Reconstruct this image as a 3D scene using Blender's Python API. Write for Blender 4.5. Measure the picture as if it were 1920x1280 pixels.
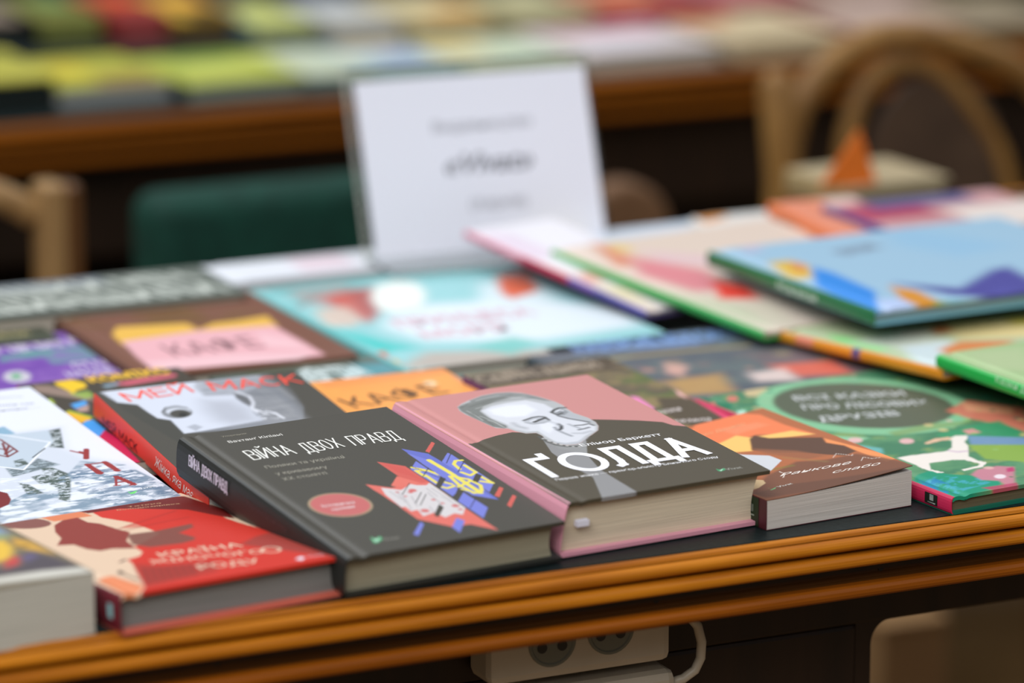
import bpy, bmesh, math, random
import numpy as np
from mathutils import Vector, Matrix
for o in list(bpy.data.objects): bpy.data.objects.remove(o, do_unlink=True)
SC = bpy.context.scene; COL = SC.collection
R = math.radians
# ------------------------------------------------------------------ camera
cd = bpy.data.cameras.new('camera'); cam = bpy.data.objects.new('camera', cd); COL.objects.link(cam)
cam.location = (-0.9922, -2.0801, 1.45)
cam.rotation_euler = (R(90 - 13.5), 0, R(-25.5))
cd.sensor_width = 36; cd.lens = 140.625; cd.clip_start = .05; cd.clip_end = 60
cd.dof.use_dof = True; cd.dof.focus_distance = 2.55; cd.dof.aperture_fstop = 2.75; cd.dof.aperture_blades = 9
SC.camera = cam
# ------------------------------------------------------------------ world, lights, exposure
W = bpy.data.worlds.new('room_light'); SC.world = W; W.use_nodes = True
wn, wl = W.node_tree.nodes, W.node_tree.links
bg = wn['Background']; tc = wn.new('ShaderNodeTexCoord'); sp = wn.new('ShaderNodeSeparateXYZ'); cr = wn.new('ShaderNodeValToRGB')
wl.new(tc.outputs['Generated'], sp.inputs[0]); wl.new(sp.outputs['Z'], cr.inputs[0]); wl.new(cr.outputs[0], bg.inputs[0])
E = cr.color_ramp.elements
E[0].position = .0; E[0].color = (.05, .04, .03, 1)
E[1].position = .75; E[1].color = (.95, .97, 1.05, 1)
e = E.new(.30); e.color = (.30, .29, .28, 1)
bg.inputs[1].default_value = 1.05
def area(name, loc, target, sx, sy, power, col):
    l = bpy.data.lights.new(name, 'AREA'); l.shape = 'RECTANGLE'; l.size = sx; l.size_y = sy; l.energy = power; l.color = col
    o = bpy.data.objects.new(name, l); COL.objects.link(o); o.location = loc
    o.rotation_euler = (Vector(target) - Vector(loc)).to_track_quat('-Z', 'Y').to_euler(); return o
area('window_light', (-2.2, -2.7, 3.3), (.2, .3, .75), 2.4, 1.8, 95, (1, .985, .96))
area('ceiling_light', (-.6, 1.6, 3.4), (.3, .6, .75), 2.4, 1.6, 50, (.95, .98, 1))
SC.view_settings.view_transform = 'Standard'; SC.view_settings.look = 'None'
SC.view_settings.exposure = 0.08; SC.view_settings.gamma = 1; SC.view_settings.use_curve_mapping = False
# ------------------------------------------------------------------ materials
def lin(c):
    c = np.asarray(c, float) / 255.
    return np.where(c <= .04045, c / 12.92, ((c + .055) / 1.055) ** 2.4)
def ink(c):                                                # printed sRGB colour -> linear albedo
    return np.clip(lin(c) * 0.88 - 0.01, .004, .9)
def mat(name, col, rough=.5, spec=.5, metal=0):
    m = bpy.data.materials.new(name); m.use_nodes = True; b = m.node_tree.nodes['Principled BSDF']
    b.inputs['Base Color'].default_value = (*[float(v) for v in col], 1); b.inputs['Roughness'].default_value = rough
    b.inputs['Specular IOR Level'].default_value = spec; b.inputs['Metallic'].default_value = metal; return m
def nd(m, t, **kw):
    n = m.node_tree.nodes.new(t)
    for k, v in kw.items(): n.inputs[k].default_value = v
    return n
def noisy(name, c0, c1, scale=(1, 1, 1), sc=8, rough=.45, spec=.5, detail=4, bump=0, lo=.3, hi=.7):
    m = mat(name, c0, rough, spec); t = m.node_tree; b = t.nodes['Principled BSDF']
    tcn = nd(m, 'ShaderNodeTexCoord'); mp = nd(m, 'ShaderNodeMapping', Scale=scale); nz = nd(m, 'ShaderNodeTexNoise', Scale=sc, Detail=detail); rp = nd(m, 'ShaderNodeValToRGB')
    t.links.new(tcn.outputs['Object'], mp.inputs[0]); t.links.new(mp.outputs[0], nz.inputs['Vector']); t.links.new(nz.outputs['Fac'], rp.inputs[0]); t.links.new(rp.outputs[0], b.inputs['Base Color'])
    rp.color_ramp.elements[0].position = lo; rp.color_ramp.elements[1].position = hi
    rp.color_ramp.elements[0].color = (*c0, 1); rp.color_ramp.elements[1].color = (*c1, 1)
    if bump:
        bp = nd(m, 'ShaderNodeBump', Strength=bump, Distance=.001); t.links.new(nz.outputs['Fac'], bp.inputs['Height']); t.links.new(bp.outputs[0], b.inputs['Normal'])
    return m
def print_mat(name, rough, spec):
    m = mat(name, (.5, .5, .5), rough, spec); a = nd(m, 'ShaderNodeAttribute'); a.attribute_name = 'print_color'
    m.node_tree.links.new(a.outputs['Color'], m.node_tree.nodes['Principled BSDF'].inputs['Base Color']); return m
PRINT = print_mat('printed_matt_cover', .42, .36)
PRINT_GLOSS = print_mat('printed_gloss_cover', .3, .5)
_ink = {}
def inkm(c):
    if c not in _ink: _ink[c] = mat('ink_%02x%02x%02x' % c, ink(c), .45, .4)
    return _ink[c]
_pg = {}
def pages(c):                                              # page edges: fine stacked lines along z
    if c in _pg: return _pg[c]
    a = lin(c); m = noisy('page_edges_%02x%02x%02x' % c, tuple(a * .8), tuple(np.minimum(a * 1.08, .9)), (6, 6, 900), 1.6, .85, .15, 3, .25); _pg[c] = m; return m
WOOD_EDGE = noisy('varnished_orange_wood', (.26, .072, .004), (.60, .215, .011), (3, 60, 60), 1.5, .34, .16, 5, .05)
WOOD_LOW_SHADE = noisy('lower_bead_painted_shade', (.13, .032, .002), (.30, .082, .004), (3, 60, 60), 1.5, .38, .14, 5)  # lower bead: weaker light there is put into a darker wood tone
WOOD_RECESS_SHADE = noisy('painted_groove_shade', (.045, .015, .003), (.085, .030, .006), (3, 60, 60), 1.5, .4, .3, 5)  # shade in the moulding grooves, painted as a darker wood colour
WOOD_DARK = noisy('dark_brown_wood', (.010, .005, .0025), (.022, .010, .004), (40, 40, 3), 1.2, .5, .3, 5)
WOOD_FAR = noisy('brown_orange_wood', (.15, .042, .002), (.25, .075, .003), (3, 40, 40), 1.5, .5, .08, 4)
WOOD_CHAIR = noisy('honey_bentwood', (.17, .082, .022), (.30, .16, .045), (20, 20, 4), 2, .4, .25, 4)
LEATHER = noisy('black_green_table_inlay', (.005, .010, .010), (.010, .017, .017), (1, 1, 1), 260, .42, .14, 3, .15)
PLASTIC = noisy('shade_dimmed_white_plastic', (.40, .345, .26), (.44, .38, .29), (1, 1, 1), 30, .4, .5)  # white plastic, its colour darkened for the shade below the table
PLASTIC_GREY = mat('grey_socket_plastic', (.13, .135, .105), .5)
BLACK = mat('socket_hole_black', (.01, .008, .006), .6)
# ------------------------------------------------------------------ mesh helpers
def tag(o, label, cat, group=None):
    o['label'] = label; o['category'] = cat
    if group: o['group'] = group
    return o
def empty(name, M, label, cat, group=None):
    o = bpy.data.objects.new(name, None); COL.objects.link(o); o.matrix_world = M; o.empty_display_size = .05
    return tag(o, label, cat, group)
def link(name, me, parent=None):
    o = bpy.data.objects.new(name, me); COL.objects.link(o)
    if parent: o.parent = parent
    return o
def smooth(me, on=True):
    me.polygons.foreach_set('use_smooth', [on] * len(me.polygons))
class MB:
    def __init__(s): s.v = []; s.f = []; s.mi = []; s.c = []; s.mats = []
    def slot(s, m):
        if m not in s.mats: s.mats.append(m)
        return s.mats.index(m)
    def add(s, v, f, m, c=None):
        k = len(s.v); i = s.slot(m); s.v += [tuple(map(float, q)) for q in v]; s.f += [tuple(k + j for j in q) for q in f]; s.mi += [i] * len(f)
        s.c += [(.5, .5, .5)] * len(v) if c is None else [tuple(map(float, q)) for q in c]
    def box(s, a, b, m, c=None):
        x0, y0, z0 = a; x1, y1, z1 = b
        v = [(x0, y0, z0), (x1, y0, z0), (x1, y1, z0), (x0, y1, z0), (x0, y0, z1), (x1, y0, z1), (x1, y1, z1), (x0, y1, z1)]
        s.add(v, [(3, 2, 1, 0), (4, 5, 6, 7), (0, 1, 5, 4), (1, 2, 6, 5), (2, 3, 7, 6), (3, 0, 4, 7)], m, None if c is None else [c] * 8)
    def tube(s, pts, r, m, n=12, cap=True, flat=1):
        P = [Vector(p) for p in pts]; rings = []; up = Vector((0, 0, 1)); N = None
        rr = r if hasattr(r, '__len__') else [r] * len(P)
        for i, p in enumerate(P):
            t = (P[min(i + 1, len(P) - 1)] - P[max(i - 1, 0)]).normalized()
            if N is None: N = t.cross(up) if abs(t.dot(up)) < .95 else t.cross(Vector((1, 0, 0)))
            N = (N - t * N.dot(t)).normalized(); B = t.cross(N)
            rings.append([p + (N * math.cos(q) + B * math.sin(q) * flat) * rr[i] for q in [2 * math.pi * j / n for j in range(n)]])
        v = [q for g in rings for q in g]; f = [(i * n + j, i * n + (j + 1) % n, (i + 1) * n + (j + 1) % n, (i + 1) * n + j) for i in range(len(P) - 1) for j in range(n)]
        if cap: f += [tuple(range(n - 1, -1, -1)), tuple((len(P) - 1) * n + j for j in range(n))]
        s.add(v, f, m)
    def disc(s, c, axis, r, h, m, n=28, inner=None):
        c = Vector(c); a = Vector(axis).normalized(); s.tube([c, c + a * h], r, m, n)
    def build(s, name, parent=None, sm=False, bevel=0, fn=None, auto=None):
        v = [fn(*q) for q in s.v] if fn else s.v
        me = bpy.data.meshes.new(name); me.from_pydata(v, [], s.f); me.polygons.foreach_set('material_index', s.mi)
        for m in s.mats: me.materials.append(m)
        at = me.color_attributes.new('print_color', 'FLOAT_COLOR', 'POINT'); at.data.foreach_set('color', np.hstack([np.array(s.c, float), np.ones((len(s.c), 1))]).ravel())
        if sm: smooth(me)
        me.update(); o = link(name, me, parent)
        if bevel:
            b = o.modifiers.new('bevel', 'BEVEL'); b.width = bevel; b.segments = 2; b.limit_method = 'ANGLE'; b.angle_limit = R(40)
        return o
# ------------------------------------------------------------------ printing: shapes drawn on a grid of points (mm on the cover)
def vnoise(x, y, seed):
    xi = np.floor(x).astype(int); yi = np.floor(y).astype(int); fx = x - xi; fy = y - yi
    h = lambda a, b: ((np.sin(a * 127.1 + b * 311.7 + seed * 74.7) * 43758.5453) % 1.0)
    u = fx * fx * (3 - 2 * fx); w = fy * fy * (3 - 2 * fy)
    return (h(xi, yi) * (1 - u) + h(xi + 1, yi) * u) * (1 - w) + (h(xi, yi + 1) * (1 - u) + h(xi + 1, yi + 1) * u) * w
def segdist(X, Y, a, b):
    dx, dy = b[0] - a[0], b[1] - a[1]; L = dx * dx + dy * dy + 1e-9
    t = np.clip(((X - a[0]) * dx + (Y - a[1]) * dy) / L, 0, 1); return np.hypot(X - a[0] - t * dx, Y - a[1] - t * dy)
def polycov(X, Y, pts, soft):
    out = np.zeros(X.shape); P = np.array(pts); lo = P.min(0) - soft; hi = P.max(0) + soft
    k = (X >= lo[0]) & (X <= hi[0]) & (Y >= lo[1]) & (Y <= hi[1])
    if not k.any(): return out
    x, y = X[k], Y[k]; ins = np.zeros(x.shape, bool); d = np.full(x.shape, 1e9)
    for i in range(len(pts)):
        a, b = pts[i - 1], pts[i]; d = np.minimum(d, segdist(x, y, a, b))
        if a[1] != b[1]: ins ^= ((a[1] > y) != (b[1] > y)) & (x < (b[0] - a[0]) * (y - a[1]) / (b[1] - a[1]) + a[0])
    t = np.clip(.5 + np.where(ins, d, -d) / soft, 0, 1); out[k] = t * t * (3 - 2 * t); return out
def paint(X, Y, base, ops):
    C = np.empty(X.shape + (3,)); C[:] = ink(base)
    for op in ops:
        c = ink(op[1])
        if op[0] == 'P': m = polycov(X, Y, op[2], op[3]) * op[4]
        elif op[0] == 'E': m = np.clip(.5 + (op[4] - np.hypot(X - op[2], Y - op[3])) / op[6], 0, 1) * op[7]
        elif op[0] == 'L':
            d = np.full(X.shape, 1e9)
            for a, b in zip(op[2], op[2][1:]): d = np.minimum(d, segdist(X, Y, a, b))
            m = np.clip(.5 + (op[3] / 2 - d) / op[4], 0, 1) * op[5]
        else:
            n = sum(vnoise(X / op[2] * 2.1 ** o, Y / op[3] * 2.1 ** o, op[6] + 9 * o) * g for o, g in ((0, .48), (1, .28), (2, .15), (3, .09)))
            m = np.clip(.5 + (n - op[4]) / op[5], 0, 1) * op[7]
            if op[8] is not None: m = m * polycov(X, Y, op[8], 2)
        C = C * (1 - m[..., None]) + c * m[..., None]
    return C
def _arc(cx, cy, rx, ry, a0, a1, n=22): return [(cx + rx * math.cos(R(a0 + (a1 - a0) * i / n)), cy + ry * math.sin(R(a0 + (a1 - a0) * i / n))) for i in range(n + 1)]
STROKES = {'В': (.6, [[(0, 0), (0, 1), (.4, 1), (.54, .9), (.54, .62), (.42, .53), (0, .53)], [(.42, .53), (.6, .43), (.6, .1), (.45, 0), (0, 0)]]), 'І': (0, [[(0, 0), (0, 1)]]),
    'Й': (.6, [[(0, 1), (0, 0), (.6, 1), (.6, 0)], [(.14, 1.24), (.3, 1.15), (.46, 1.24)]]), 'Н': (.58, [[(0, 0), (0, 1)], [(.58, 0), (.58, 1)], [(0, .5), (.58, .5)]]),
    'А': (.68, [[(0, 0), (.34, 1), (.68, 0)], [(.13, .33), (.55, .33)]]), 'Д': (.76, [[(.13, 0), (.24, 1), (.62, 1), (.62, 0)], [(0, -.17), (0, 0), (.76, 0), (.76, -.17)]]),
    'О': (.6, [_arc(.3, .5, .3, .5, 0, 360, 30)]), 'Х': (.6, [[(0, 0), (.6, 1)], [(0, 1), (.6, 0)]]), 'П': (.58, [[(0, 0), (0, 1), (.58, 1), (.58, 0)]]),
    'Р': (.56, [[(0, 0), (0, 1), (.42, 1), (.56, .9), (.56, .58), (.42, .46), (0, .46)]]), 'М': (.86, [[(0, 0), (0, 1), (.43, .2), (.86, 1), (.86, 0)]]),
    'Е': (.55, [[(.55, 1), (0, 1), (0, 0), (.55, 0)], [(0, .52), (.5, .52)]]), 'С': (.62, [_arc(.36, .5, .36, .5, 50, 310)]), 'К': (.6, [[(0, 0), (0, 1)], [(.56, 1), (0, .42)], [(.16, .58), (.6, 0)]]),
    'Ґ': (.5, [[(0, 0), (0, 1), (.5, 1), (.5, 1.2)]]), 'Л': (.66, [[(0, .02), (.1, .06), (.17, .3), (.2, 1), (.66, 1), (.66, 0)]])}
_tcache = {}
def glyphs(text, bold, shear):
    k = (text, bold, shear)
    if k not in _tcache:
        def mk(s):
            cu = bpy.data.curves.new('lettering', 'FONT'); cu.body = s; cu.offset = bold * .018; cu.shear = shear; cu.resolution_u = 3; cu.fill_mode = 'FRONT' if cu.dimensions == '2D' else 'NONE'
            o = bpy.data.objects.new('lettering', cu); COL.objects.link(o); dg = bpy.context.evaluated_depsgraph_get(); dg.update()
            me = bpy.data.meshes.new_from_object(o.evaluated_get(dg)); v = np.array([q.co[:] for q in me.vertices]); f = [tuple(p.vertices) for p in me.polygons]
            bpy.data.objects.remove(o); bpy.data.curves.remove(cu); bpy.data.meshes.remove(me); return v, f
        v, f = mk(text); cap = np.ptp(mk('Н')[0][:, 1]); _tcache[k] = (v, f, cap)
    return _tcache[k]
def lettering(mb, T, place, up=(0, 0, 1)):
    """T = (text, (x0,y0), (x1,y1), cap height, colour, bold, shear) in mm; place maps (x, y) arrays in m to 3D"""
    text, a, b, cap, col, bold, shear = T
    if text == '#rect':
        p = np.array([a[0], b[0], b[0], a[0]]) / 1e3; q = np.array([a[1], a[1], b[1], b[1]]) / 1e3; mb.add(place(p, q), [(3, 2, 1, 0)], inkm(tuple(col))); return
    if text[0] == '~':
        a = np.array(a, float); b = np.array(b, float); d = b - a; L = np.hypot(*d); d = d / L; n = np.array([-d[1], d[0]]); sw = bold * cap
        x = 0; segs = []; lay = 0
        for ch in text[1:]:
            if ch == ' ': x += .42; continue
            wch, lines = STROKES[ch]; segs += [[(x + p * (shear if ch == 'О' and shear else 1), q) for p, q in l] for l in lines]; x += wch * (shear if ch == 'О' and shear else 1) + .24
        sx = (L - sw) / (x - .24); sy = cap - sw
        for l in segs:
            P = [a + d * (sw / 2 + p * sx) + n * (sw / 2 + q * sy) for p, q in l]
            for i in range(len(P) - 1):
                e = P[i + 1] - P[i]; e = e / (np.hypot(*e) + 1e-9); m = np.array([-e[1], e[0]]) * sw / 2; h0 = h1 = e * sw / 2
                if len(l) > 6: h0 = h1 = e * sw * .12
                Q = np.array([P[i] - h0 - m, P[i + 1] + h1 - m, P[i + 1] + h1 + m, P[i] - h0 + m]) / 1e3; lay += 6e-6; mb.add(place(Q[:, 0], Q[:, 1]) + lay * np.array(up), [(0, 1, 2, 3)], inkm(tuple(col)))
        return
    v, f, c0 = glyphs(text, bold, shear); a = np.array(a); b = np.array(b); d = b - a; L = np.hypot(*d); d = d / L; n = np.array([-d[1], d[0]])
    x0, x1 = v[:, 0].min(), v[:, 0].max(); u = (v[:, 0] - x0) / (x1 - x0) * L; w = v[:, 1] / c0 * cap
    p = a + np.outer(u, d) + np.outer(w, n); mb.add(place(p[:, 0] / 1e3, p[:, 1] / 1e3), f, inkm(tuple(col)))
def grid(mb, X, Y, Zt, Zb, C, m, under=False):
    """closed slab: printed grid on top, skirt and underside"""
    ny, nx = X.shape; N = nx * ny; idx = np.arange(N).reshape(ny, nx)
    v = np.stack([X, Y, Zt], -1).reshape(-1, 3); c = C.reshape(-1, 3)
    q = np.stack([idx[:-1, :-1], idx[:-1, 1:], idx[1:, 1:], idx[1:, :-1]], -1).reshape(-1, 4)
    loop = np.concatenate([idx[0, :-1], idx[:-1, -1], idx[-1, :0:-1], idx[:0:-1, 0]]); lv = v[loop].copy(); lv[:, 2] = Zb.reshape(-1)[loop]
    n = len(loop); side = [(N + i, N + (i + 1) % n, loop[(i + 1) % n], loop[i]) for i in range(n)]
    mb.add(np.vstack([v, lv]), [tuple(t) for t in q] + side, m, np.vstack([c, c[loop]]))
    if under:
        k1 = len(mb.v); w_ = np.stack([X, Y, Zb], -1).reshape(-1, 3); mb.add(w_, [tuple(r[::-1]) for r in q], m, c); return
    k0 = len(mb.v) - n; mb.f.append(tuple(range(k0 + n - 1, k0 - 1, -1))); mb.mi.append(mb.slot(m))
# ------------------------------------------------------------------ books
def book(name, label, cat, pose, art, res, hard=True, page=(190, 182, 168), board=.0025, over=.003, shear=0, curl=0, gloss=False, group=None, back=None, wedge=0, groove=.0012, sbulge=.0015, tint=None):
    x, y, z, yaw, tx, ty, w, h, t = pose
    M = Matrix.Translation((x, y, .75 + z)) @ Matrix.Rotation(yaw, 4, 'Z') @ Matrix.Rotation(tx, 4, 'X') @ Matrix.Rotation(ty, 4, 'Y') @ Matrix.Translation((0, 0, -t))
    root = empty(name, M, label, cat, group); pm = PRINT_GLOSS if gloss else PRINT
    base, ops, tx_, spine, spt, seg = art
    fn = (lambda a, b, c: (a + shear * (c - t), b, c + (t - c) / t * b * wedge)) if shear or wedge else None
    b = board if hard else .0004
    nx = max(6, int(w * 1e3 / res)); ny = max(6, int(h * 1e3 / res))
    gx = np.linspace(0, w, nx); gy = np.linspace(0, h, ny); X, Y = np.meshgrid(gx, gy)
    def lift(a): 
        dz = curl * (np.clip(a / w, 0, 1) ** 1.6)
        if hard:
            g = np.exp(-((a - .0095) / .0028) ** 2) * groove; dz = dz - g - np.where(a < .003, (.003 - a) ** 2 / .003 * .35, 0)
        return dz
    Zt = t + lift(X); mb = MB(); grid(mb, X, Y, Zt, Zt - b, paint(X * 1e3, Y * 1e3, base, ops), pm, curl != 0)
    for T in tx_: lettering(mb, T, lambda p, q: np.stack([p, q, t + lift(p) + .00012], -1))
    mb.build('front_cover', root, fn=fn)
    bc = ink(back if back else spine)
    mb = MB(); mb.box((0, 0, 0), (w, h, b), pm, bc); mb.build('back_cover', root, fn=fn)
    # spine: bulging strip on the left
    ns = 10; th = np.linspace(0, math.pi, ns); n_y = max(8, int(h * 1e3 / 4)) if seg else 2
    sy = np.linspace(0, h, n_y); v = []; c = []; f = []
    for k in (0, 1):
        bul = (sbulge if hard else .0004) - k * .0008; ins = k * .0006
        for j, a in enumerate(th):
            for yy in sy:
                v.append((-bul * math.sin(a) ** .6 + (.0012 if hard else 0) * (abs(math.cos(a)) ** 6), yy, (t - .0003 - ins) * (.5 + .5 * math.cos(a)) + .00015 + ins * .5))
                cc = spine
                if seg:
                    u = yy / h
                    for s0, s1, sc in seg:
                        if s0 <= u <= s1: cc = sc
                c.append(ink(cc))
    n1 = ns * n_y
    for j in range(ns - 1):
        for i in range(n_y - 1):
            q = (j * n_y + i, j * n_y + i + 1, (j + 1) * n_y + i + 1, (j + 1) * n_y + i); f += [q[::-1], tuple(n1 + k for k in q)]
        f += [(j * n_y, (j + 1) * n_y, n1 + (j + 1) * n_y, n1 + j * n_y), (j * n_y + n_y - 1, n1 + j * n_y + n_y - 1, n1 + (j + 1) * n_y + n_y - 1, (j + 1) * n_y + n_y - 1)]
    for e_ in (0, ns - 1):
        for i in range(n_y - 1):
            a = e_ * n_y + i; q = (a, a + 1, n1 + a + 1, n1 + a); f.append(q if e_ == 0 else q[::-1])
    mb = MB(); mb.add(v, f, pm, c)
    for T in spt: lettering(mb, T, lambda p, q: np.stack([np.full(p.shape, -(sbulge if hard else .0004) - .0002), -p, q], -1), (-1, 0, 0))
    mb.build('spine', root, fn=fn)
    # page block, hollow fore-edge on hardcovers
    o = over if hard else .0003; x0 = .0012 if hard else .0006; mb = MB(); nz = 7; ring = []
    for k in range(nz):
        s = k / (nz - 1); hol = (.0022 * (1 - (2 * s - 1) ** 2)) if hard else 0; zz = b + (t - 2 * b) * s
        xr = w - o - hol; nxs = 8; row = [(x0 + (xr - x0) * i / nxs, o) for i in range(nxs + 1)] + [(x0 + (xr - x0) * i / nxs, h - o) for i in range(nxs, -1, -1)]
        ring.append([(a, bb, zz + (float(lift(np.array(min(max(a, .02), w)))) if not hard else 0) * s * .55) for a, bb in row])
    m = len(ring[0]); v = [q for g in ring for q in g]
    f = [(k * m + i, k * m + (i + 1) % m, (k + 1) * m + (i + 1) % m, (k + 1) * m + i) for k in range(nz - 1) for i in range(m)] + [tuple(range(m - 1, -1, -1)), tuple((nz - 1) * m + i for i in range(m))]
    mb.add(v, f, pages(page)); mb.build('page_block', root, fn=fn)
    return root
def art_of(k): return ART[k]
# ------------------------------------------------------------------ near table
FLOOR_MAT = noisy('brown_parquet', (.13, .07, .022), (.22, .125, .045), (2.5, 14, 1), 1.6, .4, .4, 4)
mb = MB(); mb.box((-4, -4, -.06), (6, 7, 0), FLOOR_MAT); fl = mb.build('floor'); fl['kind'] = 'structure'
mb = MB(); mb.box((-4, 6.6, 0), (6, 6.7, 3.6), noisy('dark_wall_paint', (.045, .03, .02), (.06, .042, .03), sc=3, rough=.8, spec=.2)); wb = mb.build('wall_back'); wb['kind'] = 'structure'
def table(name, label, x0, x1, y0, y1, edge, top_mat, recess=WOOD_RECESS_SHADE):
    """top with inlay, moulded edge all round, apron, pedestal panels; z = 0 at the floor"""
    root = empty(name, Matrix.Translation((0, 0, 0)), label, 'table')
    mb = MB(); mb.box((x0 + .004, y0 + .004, .722), (x1 - .004, y1 - .004, .7495), WOOD_DARK); mb.build('tabletop', root)
    mb = MB(); mb.box((x0 + .006, y0 + .006, .7490), (x1 - .006, y1 - .006, .7500), top_mat); mb.build('inlay', root)
    prof = [(-.004, .7494), (-.002, .7506), (.0008, .7506), (.0022, .7498)]
    def bead(cx, cz, r, a0, a1, n=7): return [(cx + r * math.cos(R(a0 + (a1 - a0) * i / n)), cz + r * math.sin(R(a0 + (a1 - a0) * i / n))) for i in range(n + 1)]
    prof += [(.003, .7480), (.0015, .7474)] + bead(.0034, .7432, .0042, 85, -75) + [(.0004, .7388), (.0000, .7370)] + bead(.0052, .7326, .0043, 100, -80) + [(.0010, .7276), (-.0060, .7262), (-.0085, .7225), (-.0085, .7190), (-.0060, .7168), (-.0020, .7160)] + bead(.0012, .7112, .0047, 100, -85) + [(-.003, .7062), (-.012, .7060)]
    prof = [(-.012, .722)] + prof[0:0] + prof
    def strip(a, b, out, ends):
        mb = MB(); a = Vector(a); b = Vector(b); o = Vector(out); d = (b - a).normalized(); n = len(prof); v = []
        for P, s in ((a, -1), (b, 1)):
            for q, z in prof: v.append(P + o * q + d * (s * q) + Vector((0, 0, z)))
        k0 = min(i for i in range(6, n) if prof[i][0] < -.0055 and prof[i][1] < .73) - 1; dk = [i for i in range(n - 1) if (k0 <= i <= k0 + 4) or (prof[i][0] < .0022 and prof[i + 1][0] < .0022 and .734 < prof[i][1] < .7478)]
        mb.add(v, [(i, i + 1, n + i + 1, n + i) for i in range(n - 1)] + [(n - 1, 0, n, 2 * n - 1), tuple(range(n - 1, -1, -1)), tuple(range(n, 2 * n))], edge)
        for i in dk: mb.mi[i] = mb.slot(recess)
        for i in range(k0 + 5, n - 1): mb.mi[i] = mb.slot(WOOD_LOW_SHADE if edge is WOOD_EDGE else edge)
        return mb
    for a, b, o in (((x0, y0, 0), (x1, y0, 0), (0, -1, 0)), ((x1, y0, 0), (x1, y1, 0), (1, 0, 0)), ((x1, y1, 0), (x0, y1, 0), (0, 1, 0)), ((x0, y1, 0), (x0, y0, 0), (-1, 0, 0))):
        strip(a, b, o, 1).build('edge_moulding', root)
    return root
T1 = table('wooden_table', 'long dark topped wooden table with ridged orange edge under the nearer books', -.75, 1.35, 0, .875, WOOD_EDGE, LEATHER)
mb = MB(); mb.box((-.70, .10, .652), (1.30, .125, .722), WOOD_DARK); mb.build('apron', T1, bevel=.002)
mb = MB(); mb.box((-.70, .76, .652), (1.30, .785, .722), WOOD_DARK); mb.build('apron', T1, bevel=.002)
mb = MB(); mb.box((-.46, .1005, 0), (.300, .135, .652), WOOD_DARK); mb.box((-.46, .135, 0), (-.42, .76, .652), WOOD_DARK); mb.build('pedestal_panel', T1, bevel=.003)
mb = MB(); v = [(.300, .652), (.326, .652)] + [(.326 - .014 * math.sin(R(a)), .652 - .016 * (1 - math.cos(R(a)))) for a in range(10, 91, 10)] + [(.312, .60), (.311, 0), (.300, 0)]
n = len(v); mb.add([(a, .102, z) for a, z in v] + [(a, .134, z) for a, z in v], [tuple(range(n - 1, -1, -1)), tuple(range(n, 2 * n))] + [(i, (i + 1) % n, n + (i + 1) % n, n + i) for i in range(n)][::1], WOOD_DARK); mb.build('bracket', T1)
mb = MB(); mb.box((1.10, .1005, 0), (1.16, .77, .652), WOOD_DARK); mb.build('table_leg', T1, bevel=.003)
mb = MB()
for a, z in ((-.187, .7207), (.102, .7207), (.262, .7207)):
    mb = MB(); mb.disc((a, .0095, z), (0, -1, 0), .0018, .0018, BLACK, 10); mb.build('nail_hole', T1)
# power strips hung on the apron
def strip(name, label, x0, x1, zb, zt, tilt, socks, y=.0995, d=.034):
    root = empty(name, Matrix.Translation((0, 0, 0)), label, 'power strip')
    mb = MB(); mb.box((x0, y - d, zb), (x1, y, zt), PLASTIC); mb.build('housing', root, bevel=.006)
    for cx, cz in socks:
        mb = MB(); n = 28; rr = .0150; yy = y - d - .0008
        ring = lambda r, dy: [(cx + r * math.cos(2 * math.pi * i / n), dy, cz + r * math.sin(2 * math.pi * i / n)) for i in range(n)]
        rs = [ring(.0165, y - d + .001), ring(.0165, yy), ring(rr, yy), ring(rr - .001, yy + .0006)]
        vv = [q for g in rs for q in g]; ff = [(k * n + i, k * n + (i + 1) % n, (k + 1) * n + (i + 1) % n, (k + 1) * n + i) for k in range(3) for i in range(n)] + [tuple(3 * n + i for i in range(n))]
        mb.add(vv, ff, PLASTIC_GREY)
        sk = mb.build('socket', root)
        for s in (-1, 1):
            mb = MB(); mb.disc((cx + s * .0070, yy + .0005, cz - .0035), (0, -1, 0), .0034, .0004, BLACK, 12); mb.build('pin_hole', sk)
    return root
PS = strip('power_strip', 'white two socket power strip fixed below the table edge', .0160, .1440, .6585, .7055, 0, ((.0590, .6835), (.1000, .6860)))
PS2 = strip('power_adapter', 'white plastic block hanging lower, below the two socket power strip', .040, .1480, .596, .6525, 0, ())
mb = MB(); mb.tube([(.142, .072, .688), (.150, .072, .6895), (.158, .071, .686), (.1645, .070, .678), (.1675, .070, .667), (.1675, .071, .656), (.164, .072, .648), (.156, .073, .643), (.146, .074, .641)], .0032, PLASTIC, 10)
tag(mb.build('cable', None, sm=True), 'white cable looping between the power strip and the block below', 'cable')
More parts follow.
